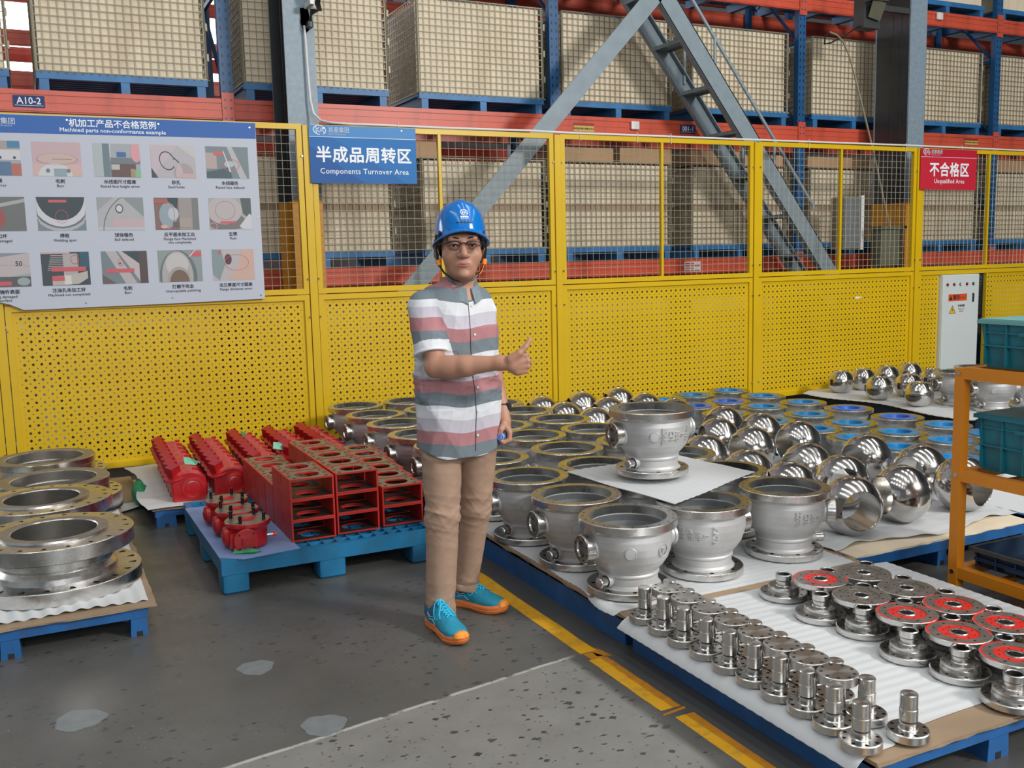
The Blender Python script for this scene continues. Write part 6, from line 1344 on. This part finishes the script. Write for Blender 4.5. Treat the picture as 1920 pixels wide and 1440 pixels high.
# helmet
def helmet():
    t = obj('helmet', None, man, label='glossy blue hard hat with a white printed emblem')
    HH = Vector((.044, -.008, 1.642)); Rr = Matrix.Rotation(HY, 3, 'Z') @ Matrix.Rotation(-.20, 3, 'X')
    def P(x, y, z): return tuple(HH+Rr @ Vector((x, y, z)))
    nA, nB = 56, 18
    def dome(sc, off, z_lo):
        R = []
        for j in range(nB+1):
            ph = (PI/2)*j/nB; r = []
            for i in range(nA):
                a = 2*PI*i/nA; cx, cy = math.cos(a), math.sin(a); f = math.cos(ph)**.72; zz = math.sin(ph)**.95
                rx, ry = .104*sc, (.128 if cy < 0 else .135)*sc
                x = rx*cx*f; y = ry*cy*f; z = z_lo+(.138*sc-z_lo)*zz
                if abs(x) < .026 and ph > .25: z += .007*math.cos(x/.026*PI/2)*min(1, (ph-.25)*3)   # crown ridge
                r.append(P(x, y, z+off))
            R.append(r)
        return R
    S = MB(); D0 = dome(1, 0, 0.0); rim = []
    def rimpt(a, e, dz):
        cx, cy = math.cos(a), math.sin(a); fr = max(0, -cy)**2; return P((.104+e)*cx, ((.128+e+.022*fr) if cy < 0 else .135+e)*cy, dz+.008*fr-.012*(1-fr)-.006*max(0, cy))
    A = [2*PI*i/nA for i in range(nA)]
    R = [[rimpt(a, .002, -.024) for a in A], [rimpt(a, .013, -.026) for a in A], [rimpt(a, .014, -.021) for a in A], [rimpt(a, .003, -.010) for a in A]]+D0
    S.loft(R, 'helmet', cap=False); top = D0[-1]; S.add([tuple(sum((Vector(p) for p in top), Vector())/nA)]+top, [(0, 1+i, 1+(i+1) % nA) for i in range(nA)], 'helmet')
    Rin = [[rimpt(a, .002, -.024) for a in A], [P(.098*math.cos(a), .122*math.sin(a), 0) for a in A], [P(.07*math.cos(a), .09*math.sin(a), .09) for a in A]]
    S.loft([q[::-1] for q in Rin], 'helmet', cap=False); S.add(Rin[-1], [tuple(range(nA))], 'helmet'); S.build('shell', t, 45)
    # vents
    S = MB()
    for i in range(5):
        a = -PI/2+(i-2)*.135+.06; c = Vector(P(.1005*math.cos(a), -.1245*abs(math.sin(a)), .026)); S.lathe([(0, .004), (.0065, .003)], 8, 'black', Matrix.Translation(c) @ Vector(Rr @ Vector((math.cos(a), math.sin(a), .3))).to_track_quat('Z', 'Y').to_matrix().to_4x4() @ Matrix.Diagonal((1.2, .5, 1, 1)))
    S.build('vent', t, 0, kind='stuff')
    # printed emblem, wrapped on the front of the dome
    Sx = MB(); emblem(Sx, 0, 0, .038, 0, (.85, .88, .9))
    for i in range(4): quadface(Sx, -.0185+i*.0096, -.0105+i*.0096, -.024, -.0165, 0, (.85, .88, .9))
    quadface(Sx, -.0185, .0185, -.0285, -.0272, 0, (.85, .88, .9))
    vv = []
    for (x, y, z) in Sx.v:
        a = -PI/2+x/.118+.06; zz = .068+z; s_ = min(1, max(0, zz/.138)); ph = math.asin(s_**(1/.95)); f = math.cos(ph)**.72
        vv.append(P((.104*math.cos(a))*f*1.025, (.128*math.sin(a))*f*1.025, zz+.001-y*8*0))
    Sx.v = vv; Sx.build('emblem', t, 0)
    # chin straps with orange buckles
    for s in (-1, 1):
        S = MB(); S.tube([H(s*.088, .015, .045), H(s*.090, .012, -.01), H(s*.084, .014, -.052)], .0058, 6, 'black'); S.tube([H(s*.090, -.045, .03), H(s*.093, -.02, -.03), H(s*.084, .010, -.056)], .0035, 6, 'black'); S.build('strap', t)
        S = MB(); S.cyl(H(s*.086, .013, -.048), H(s*.080, .022, -.066), .0105, .009, 10, 'strap'); S.build('buckle', t)
    S = MB(); S.tube([H(-.082, .02, -.064), H(-.066, .035, -.092), H(-.036, .058, -.118), H(0, .066, -.130), H(.036, .058, -.118), H(.066, .035, -.092), H(.082, .02, -.064)], .004, 6, 'black'); S.build('chin_strap', t)
    S = MB(); S.tube([H(.081, .024, -.066), H(.070, .044, -.088), H(.060, .05, -.10)], .002, 5, 'strap'); S.build('strap_end', t)
helmet()
# --- shirt
FV = (.45, -.893)   # facing direction in x,y
def ngrid(X, Y, Z, f, s): 
    r = np.random.RandomState(s); out = 0
    for k in range(5):
        a = r.uniform(-1, 1, 3)*f; p = r.uniform(0, 6.28); out = out+np.sin(a[0]*X+a[1]*Y+a[2]*Z+p)
    return out/5
def torso(X, Y, Z):
    zz = np.clip((Z-.70)/(1.45-.70), 0, 1)
    cx = .012+.004*zz; cy = .015-.02*zz
    w = np.interp(Z, [.70, .78, .95, 1.1, 1.25, 1.35, 1.41, 1.46], [.180, .178, .178, .176, .176, .168, .125, .06]); dpt = np.interp(Z, [.70, .85, 1.0, 1.15, 1.28, 1.38, 1.46], [.128, .130, .137, .130, .122, .100, .06])
    u = (X-cx)*(-FV[1])+(Y-cy)*FV[0]; v = (X-cx)*FV[0]+(Y-cy)*FV[1]
    q = (np.abs(u/w)**2.4+np.abs(v/dpt)**2.4)**(1/2.4)
    return (q-1)*np.minimum(w, dpt)*.85
def ridge(X, Y, Z, fx, fz, s, warp=.6):
    r = np.random.RandomState(s); out = 0; amp = 1.; tot = 0
    for k in range(6):
        d = r.uniform(-1, 1, 2); p = r.uniform(0, 6.28, 3); q = fx*(d[0]*X+d[1]*Y)+fz*(.6+.8*r.rand())*Z+p[0]+warp*np.sin(fx*.6*(d[1]*X-d[0]*Y)+p[1]+fz*.3*Z); out = out+amp*(1-np.abs(np.sin(q)))**2; tot += amp; amp *= .85; fx *= 1.15; fz *= 1.1
    return out/tot
def wr(X, Y, Z):
    fold = ridge(X, Y, Z, 30, 8, 5)*.016-.005
    el_ = np.exp(-((Z-1.06)/.10)**2)*(ridge(X, Y, Z, 18, 38, 8)*.016-.005)
    return -(fold+el_)*np.clip((1.40-Z)/.06, .15, 1)
full = ((-.30, -.32, .68), (.34, .25, 1.55))
sp = [('u', 0, (-.22, -.2, .69), (.24, .2, 1.45), torso), U(.03, cone((-.07, -.02, 1.385), (.10, .03, 1.375), .060, .058)),
      U(.014, cone((-.110, -.062, 1.360), (-.080, -.142, 1.17), .068, .0695)), U(.02, cone((.105, .06, 1.335), (.128, .112, 1.16), .062, .060)),
      U(.015, cone((.036, .0, 1.43), (.040, -.01, 1.452), .062, .066)),
      ('w', 0, *full, wr)]
def cut_plane(px, py, pz, nx_, ny, nz):  # keep side n.(p-P)<0
    return lambda X, Y, Z: nx_*(X-px)+ny*(Y-py)+nz*(Z-pz)
# hem: curved shirt tail
sp += [('i', 0, *full, lambda X, Y, Z: (.742+.030*((X-.03)/.17)**2+.004*np.sin(X*40)+.02*np.clip(Y, -1, 1))-Z)]
sl = Vector((-.080+.105, -.135+.055, 1.19-1.372)).normalized(); 
# cut the sleeves: planes limited to the arm area
def sleeve_cut(c, d, r):
    c = np.array(c); d = np.array(d)
    def fn(X, Y, Z):
        x, y, z = X-c[0], Y-c[1], Z-c[2]; t = x*d[0]+y*d[1]+z*d[2]; rad = np.sqrt(np.maximum(x*x+y*y+z*z-t*t, 0)); return np.maximum(-t, rad-r)
    return fn
sp += [('s', 0, (-.26, -.30, .98), (.05, -.05, 1.25), sleeve_cut((-.081, -.136, 1.172), tuple(sl), .112))]
sp += [('u', .012, (-.22, -.2, .69), (.24, .2, 1.30), lambda X, Y, Z: np.maximum(torso(X, Y, Z)+wr(X, Y, Z)*1., np.maximum((.742+.030*((X-.03)/.17)**2+.004*np.sin(X*40)+.02*np.clip(Y, -1, 1))-Z, Z-1.27)))]
sp += [Sb(0, cone((-.083-.0, -.126, 1.185), (-.081, -.132, 1.165), .062, .064))] if False else []
sl2 = Vector((.023, .052, -.175)).normalized()
sp += [('s', 0, (.12, .0, 1.0), (.30, .25, 1.25), (lambda f: (lambda X, Y, Z: np.maximum(np.maximum(f(X, Y, Z), .12-X), .05-Y)))(sleeve_cut((.128, .112, 1.165), tuple(sl2), .10)))]
sp += [Sb(.004, cone((.034, .0, 1.40), (.046, -.03, 1.50), .054, .060)), Sb(.006, cone((.080, -.075, 1.405), (.055, -.055, 1.46), .022, .045))]
me, V = sdf_mesh(sp, (-.24, -.26, .70), (.27, .22, 1.48), .0042, 'shirt', ['shirt'])
z = V[:, 2]; x = V[:, 0]; y = V[:, 1]
A0_, A1_ = np.array((-.112, -.062, 1.362)), np.array((-.080, -.142, 1.17)); bd_ = A1_-A0_; tt = np.clip(((V-A0_) @ bd_)/(bd_ @ bd_), 0, 1.1)
arm = np.clip((.088-np.linalg.norm(V-A0_-tt[:, None]*bd_, axis=1))/.006, 0, 1)*np.clip((1.40-z)/.05, 0, 1)
stripe = np.where(np.hypot(x-.038, y) < .080, 1.40, z+.006*np.sin(x*14+1)+.004*np.sin(x*33)+y*.03-arm*.040); stripe = (stripe-.957)/.212; stripe = np.where((arm > .5) & (tt > .79), 0*stripe+.93, stripe)
at = me.attributes.new('stripe', 'FLOAT', 'POINT'); at.data.foreach_set('value', stripe.astype('f'))
shirt = obj('shirt', me, man, label='short-sleeve shirt striped white, pink, lilac and grey-blue')
S = MB(); ax_ = Vector(A1_-A0_).normalized(); ee = Vector((-.081, -.136, 1.172)); qq = Matrix.Translation(ee) @ ax_.to_track_quat('Z', 'Y').to_matrix().to_4x4()
S.lathe([(.0690, -.012), (.0722, -.010), (.0728, .0), (.0705, .003), (.066, .001), (.060, -.02)], 36, 'cuffwhite', qq); S.build('sleeve_cuff', shirt, 60, label='white turned sleeve cuff')
# collar, placket, cuff hem, pocket line
col_mb = MB()
def cp(a, r, z, e=0): 
    f0 = math.atan2(FV[1], FV[0])+.05; return (.040+r*math.cos(f0+a), -.006+r*math.sin(f0+a), z)
R = []
for i in range(25):
    a = .16+(2*PI-.32)*i/24; k = abs(i-12)/12; R.append((a, k))
def collar(lo, hi, th):
    rings = []
    for (a, k) in R:
        rt, rb = .064, .082+.012*k; zt = 1.462-.034*k**2; zb = 1.430-.062*k**2
        rings.append([cp(a, rt, zt), cp(a, rt+.005, zt+.003), cp(a, rb+.004, zb), cp(a, rb, zb-.003)])
    return rings
col_mb.loft(collar(0, 0, 0), 'greycloth'); col_mb.build('collar', shirt, 60)
S = MB()
def front(u, zz):   # point on torso front, u lateral metres
    w = float(np.interp(zz, [.70, .78, .95, 1.1, 1.25, 1.35, 1.41, 1.46], [.180, .178, .178, .176, .176, .168, .125, .06])); dp = float(np.interp(zz, [.70, .85, 1.0, 1.15, 1.28, 1.38, 1.46], [.128, .130, .137, .130, .122, .100, .06]))
    cx = .012+.004*(zz-.7)/.75; cy = .015-.02*(zz-.7)/.75; v = dp*(max(0, 1-abs(u/w)**2.4))**(1/2.4)
    return (cx+u*(-FV[1])+v*FV[0], cy+u*FV[0]+v*FV[1], zz)
def onshirt(p, off=.002):
    from mathutils import Vector as Vc
    hit, loc_, nrm, idx = shirt.data and shirt_bvh.ray_cast(Vc(p)+Vc((FV[0]*.12, FV[1]*.12, 0)), Vc((-FV[0], -FV[1], 0))) or (None,)*4
    return None
bv = BVHTree.FromPolygons([tuple(v) for v in V], [tuple(p.vertices) for p in me.polygons])
def proj_(u, zz, off=.0015):
    p = Vector(front(u, zz)); d = Vector((FV[0], FV[1], 0)); h, n_, i, dist = bv.ray_cast(p+d*.15, -d)
    return tuple((h if h else p)+d*off)
L1 = [proj_(.012+.006*math.sin(zz*9), zz, .0012) for zz in np.linspace(.765, 1.375, 40)]; S.tube(L1, .0016, 5, 'darkgrey'); S.build('placket_edge', shirt, 60)
for zz in (1.36, 1.245, 1.13, 1.03, .93, .83):
    p = Vector(proj_(.026, zz, .002)); S = MB(); S.lathe([(0, .002), (.005, .0015), (.0055, 0)], 12, 'cloth_white', Matrix.Translation(p) @ Vector((FV[0], FV[1], 0)).to_track_quat('Z', 'Y').to_matrix().to_4x4()); S.build('button', shirt)
# --- trousers
def tw(X, Y, Z):
    k = .0115*np.exp(-((Z-.50)/.09)**2)+.008*np.exp(-((Z-.75)/.07)**2)+.008*np.exp(-((Z-.12)/.06)**2)+.0012
    return -(ridge(X, Y, Z, 24, 26, 3, 1.5)*1.7-.35)*k-ngrid(X, Y, Z, 24, 3)*.003
hR, kR, aR = (-.062, -.015, .84), (-.064, -.055, .48), (-.088, -.045, .075); hL, kL, aL = (.098, .055, .84), (.072, .085, .48), (.010, .175, .12)
full2 = ((-.25, -.25, .03), (.25, .3, .9))
tp = [U(0, cone((-.05, .0, .80), (.085, .045, .80), .098, .098)), U(.03, cone(hR, kR, .092, .070)), U(.02, cone(kR, aR, .070, .062)), U(.012, cone(hL, kL, .086, .064)), U(.015, cone(kL, aL, .064, .058)), ('w', 0, *full2, tw),
      ('i', 0, *full2, lambda X, Y, Z: np.where(X < -.02, .052, .088)+.012*np.sin(X*30)+.010*(Y)-Z), ('i', 0, *full2, lambda X, Y, Z: Z-.86)]
me, V2 = sdf_mesh(tp, (-.20, -.17, .03), (.23, .26, .87), .0045, 'trousers', ['khaki']); trs = obj('trousers', me, man, label='tan cotton trousers creased at the knees')
for (cx, cy, r, zz) in ((-.088, -.045, .060, .060), (.012, .172, .056, .100)):
    S = MB(); n = 28; S.loft([[(cx+(r+dr+.003*math.sin(5*a))*math.cos(a), cy+(r+dr+.003*math.sin(5*a))*math.sin(a), zz+dz+.006*math.sin(2*a)) for a in [2*PI*i/n for i in range(n)]] for dr, dz in ((-.008, -.006), (.004, -.010), (.006, .0), (.004, .018), (-.006, .022))], 'khaki', cap=False); S.build('cuff', trs, 60)
# --- shoes
def shoe(heel, ang, label, left):
    t = obj('shoe', None, man, loc=(heel[0], heel[1], 0), rot=(0, 0, ang), label=label); t.scale = (1.06, 1.08, 1.12)   # points along +x from the heel
    def ol(z, e):
        P_ = []
        up = [(-.012, 0), (-.006, .026), (.02, .034), (.07, .033), (.12, .038), (.18, .049), (.225, .048), (.262, .034), (.285, .008)]; dn = [(.280, -.016), (.25, -.036), (.20, -.047), (.15, -.040), (.10, -.031), (.05, -.032), (.01, -.032), (-.008, -.02)]
        if left: up, dn = [(a, -b) for a, b in dn[::-1]], [(a, -b) for a, b in up[::-1]]; 
        pts = up+dn; c = (.13, 0)
        for i in range(len(pts)):
            a, b = Vector(pts[i-1]), Vector(pts[i]); 
            for k in (0, .5):
                q = a.lerp(b, k); d = (q-Vector(c)); q = q+d.normalized()*e
                x = q.x; zz = z+ (.012*max(0, (x-.20)/.085)**2 if z < .03 else .012*max(0, (x-.20)/.085)**2)+(.010*max(0, (.05-x)/.06)**2 if z < .01 else 0); P_.append((q.x, q.y, zz))
        return P_
    S = MB(); S.loft([ol(0, -.008), ol(.004, -.001), ol(.014, .004), ol(.017, .0), ol(.020, .004), ol(.030, .002), ol(.034, -.006)], 'sole'); S.build('sole', t, 50)
    pr_ = [U(0, ell_((.045, 0, .050), (.050, .036, .042))), U(.03, ell_((.022, 0, .082), (.030, .033, .036))), U(.03, ell_((.13, 0, .050), (.075, .038, .036))), U(.03, ell_((.205, 0, .040), (.068, .046, .026))), U(.03, cone((.075, 0, .085), (.15, 0, .055), .026, .024)),
           U(.02, cone((.085, 0, .105), (.11, 0, .09), .016, .014)), Sb(.006, cone((.040, 0, .118), (.060, 0, .17), .027, .034)), ('i', 0, (-.1, -.1, -.1), (.35, .1, .2), lambda X, Y, Z: .028+.012*np.maximum(0, (X-.20)/.085)**2-Z)]
    me, V = sdf_mesh(pr_, (-.03, -.06, .015), (.30, .06, .15), .0032, 'upper', ['shoeblue', 'shoedark'])
    cen = np.array([p.center for p in me.polygons]); mi = ((cen[:, 0] < .095) & (cen[:, 2] > .055) | (cen[:, 0] < .03)).astype('i'); me.polygons.foreach_set('material_index', mi); obj('upper', me, t)
    S = MB(); S.loft([[(x+.03, y*w_, z) for (x, y, z) in ((.055, -.020, .115), (.055, .020, .115), (.098, .020, .088), (.098, -.020, .088))] for w_ in (1,)]+[[(x+.033, y, z+.006) for (x, y, z) in ((.055, -.020, .115), (.055, .020, .115), (.098, .020, .088), (.098, -.020, .088))]], 'shoedark'); S.box(.100, .104, -.012, .012, .104, .112, 'sole', T=RT((0, 0, 0), 0, 0)); S.build('tongue', t, 0)
    S = MB(); S.lathe([(0, .032), (.012, .030), (.024, .018), (.028, 0)], 14, 'toe', RT((.268, 0, .036), 0, 0) @ Matrix.Diagonal((.75, 1.15, .62, 1))); S.build('toe_cap', t, 60)
    ub = BVHTree.FromPolygons([tuple(v) for v in V], [tuple(p.vertices) for p in me.polygons])
    def tp_(x, y, o=.002):
        h_, n_, i_, d_ = ub.ray_cast(Vector((x, y, .3)), Vector((0, 0, -1))); return (x, y, (h_.z if h_ else .03)+o)
    S = MB()
    for k in range(6):
        x0, x1 = .088+.015*k, .088+.015*(k+1)
        for s in (-1, 1): S.tube([tp_(x0+(x1-x0)*q, s*(-.019+.038*q)*(1-.04*k), .0022+.002*math.sin(PI*q)) for q in (0, .25, .5, .75, 1)], .0029, 6, 'lace')
    for s in (-1, 1):
        S.tube(smooth([tp_(.094, 0, .006), tp_(.090, s*.018, .008), tp_(.102, s*.034, .012), tp_(.128, s*.040, .006), tp_(.140, s*.030, .004), tp_(.122, s*.014, .008), tp_(.096, 0, .006)]), .0025, 6, 'lace'); S.tube(smooth([tp_(.094, 0, .007), tp_(.125, s*.022, .006), tp_(.158, s*.034, .002)]), .0024, 6, 'lace')
    for k in range(0):
        x0, x1 = .098+.016*k, .098+.016*(k+1); h0, h1 = .093-.0075*k, .093-.0075*(k+1)
        S.tube([(x0, -.020, h0-.004), ((x0+x1)/2, 0, (h0+h1)/2+.004), (x1, .020, h1-.004)], .0026, 6, 'lace'); S.tube([(x0, .020, h0-.004), ((x0+x1)/2, 0, (h0+h1)/2+.006), (x1, -.020, h1-.004)], .0026, 6, 'lace')
    S.build('lace', t, 60)
    S = MB()
    for s in (-1, 1):
        def sd(x, z): h_, n_, i_, d_ = ub.ray_cast(Vector((x, s*.2, z)), Vector((0, -s, 0))); return (x, (h_.y if h_ else s*.04)+s*.0008, z)
        S.tube([sd(.050, .068), sd(.072, .058), sd(.095, .066)], .0013, 5, 'cuffwhite'); S.tube([sd(.062, .048), sd(.095, .056), sd(.118, .042)], .0013, 5, 'cuffwhite')
    S.build('side_mark', t)
    return t
shoe((-.130, -.022), math.atan2(-.262, .150), 'teal running shoe with orange sole, toe pointing to the camera', False)
shoe((-.060, .235), math.atan2(-.150, .235), 'teal running shoe with orange sole, toe near the yellow line', True)
# ankles
S = MB(); S.cyl((-.098, -.05, .05), (-.095, -.05, .12), .036, .04, 14, 'skin'); S.cyl((-.01, .205, .07), (0, .19, .15), .036, .04, 14, 'shoedark'); S.build('ankle', man)
# watch
S = MB(); a = Vector((.1965, .0717, .934)); b = Vector((.1975, .0687, .914)); S.cyl(a, b, .0305, n=20, mk='black'); S.bbox(.210, .236, .045, .070, .908, .940, .006, 'black'); S.build('watch', man, label='black wrist watch')
# bottle held in the hanging hand
t = thing('water_bottle', 'small water bottle with a blue cap held in the hanging hand', 'bottle'); o = Vector((.192, .0, .806)); dv = Vector((-.25, -.93, .12)).normalized()
Q = Matrix.Translation((1.546, 3.722, 0)) @ Matrix.Rotation(-.4533, 4, 'Z') @ Matrix.Translation(o) @ dv.to_track_quat('Z', 'Y').to_matrix().to_4x4()
M['capblue'] = mat('bottle_cap_blue', (.03, .12, .50), .35); M['capwhite'] = mat('bottle_cap_pale', (.30, .42, .78), .35)
S = MB(); S.lathe([(.0, -.075), (.016, -.075), (.018, -.07), (.018, .0), (.012, .012), (.012, .018)], 20, 'capwhite', Q); S.build('flask', t)
S = MB(); S.lathe([(.0155, .014), (.016, .017), (.016, .030), (.0135, .0325), (.0, .0325)], 24, 'capwhite', Q); S.build('cap', t)
S = MB(); S.lathe([(.0115, .0328), (.0135, .0334), (.0150, .0328)], 24, 'capblue', Q); S.lathe([(.0, .0336), (.0042, .0336)], 16, 'capblue', Q @ Matrix.Translation((0, -.003, 0))); S.tube([tuple(Q @ Vector((.0065*math.cos(a_), .0065*math.sin(a_), .0336))) for a_ in np.linspace(.4, 5.4, 14)], .0013, 5, 'capblue'); S.build('cap_print', t)
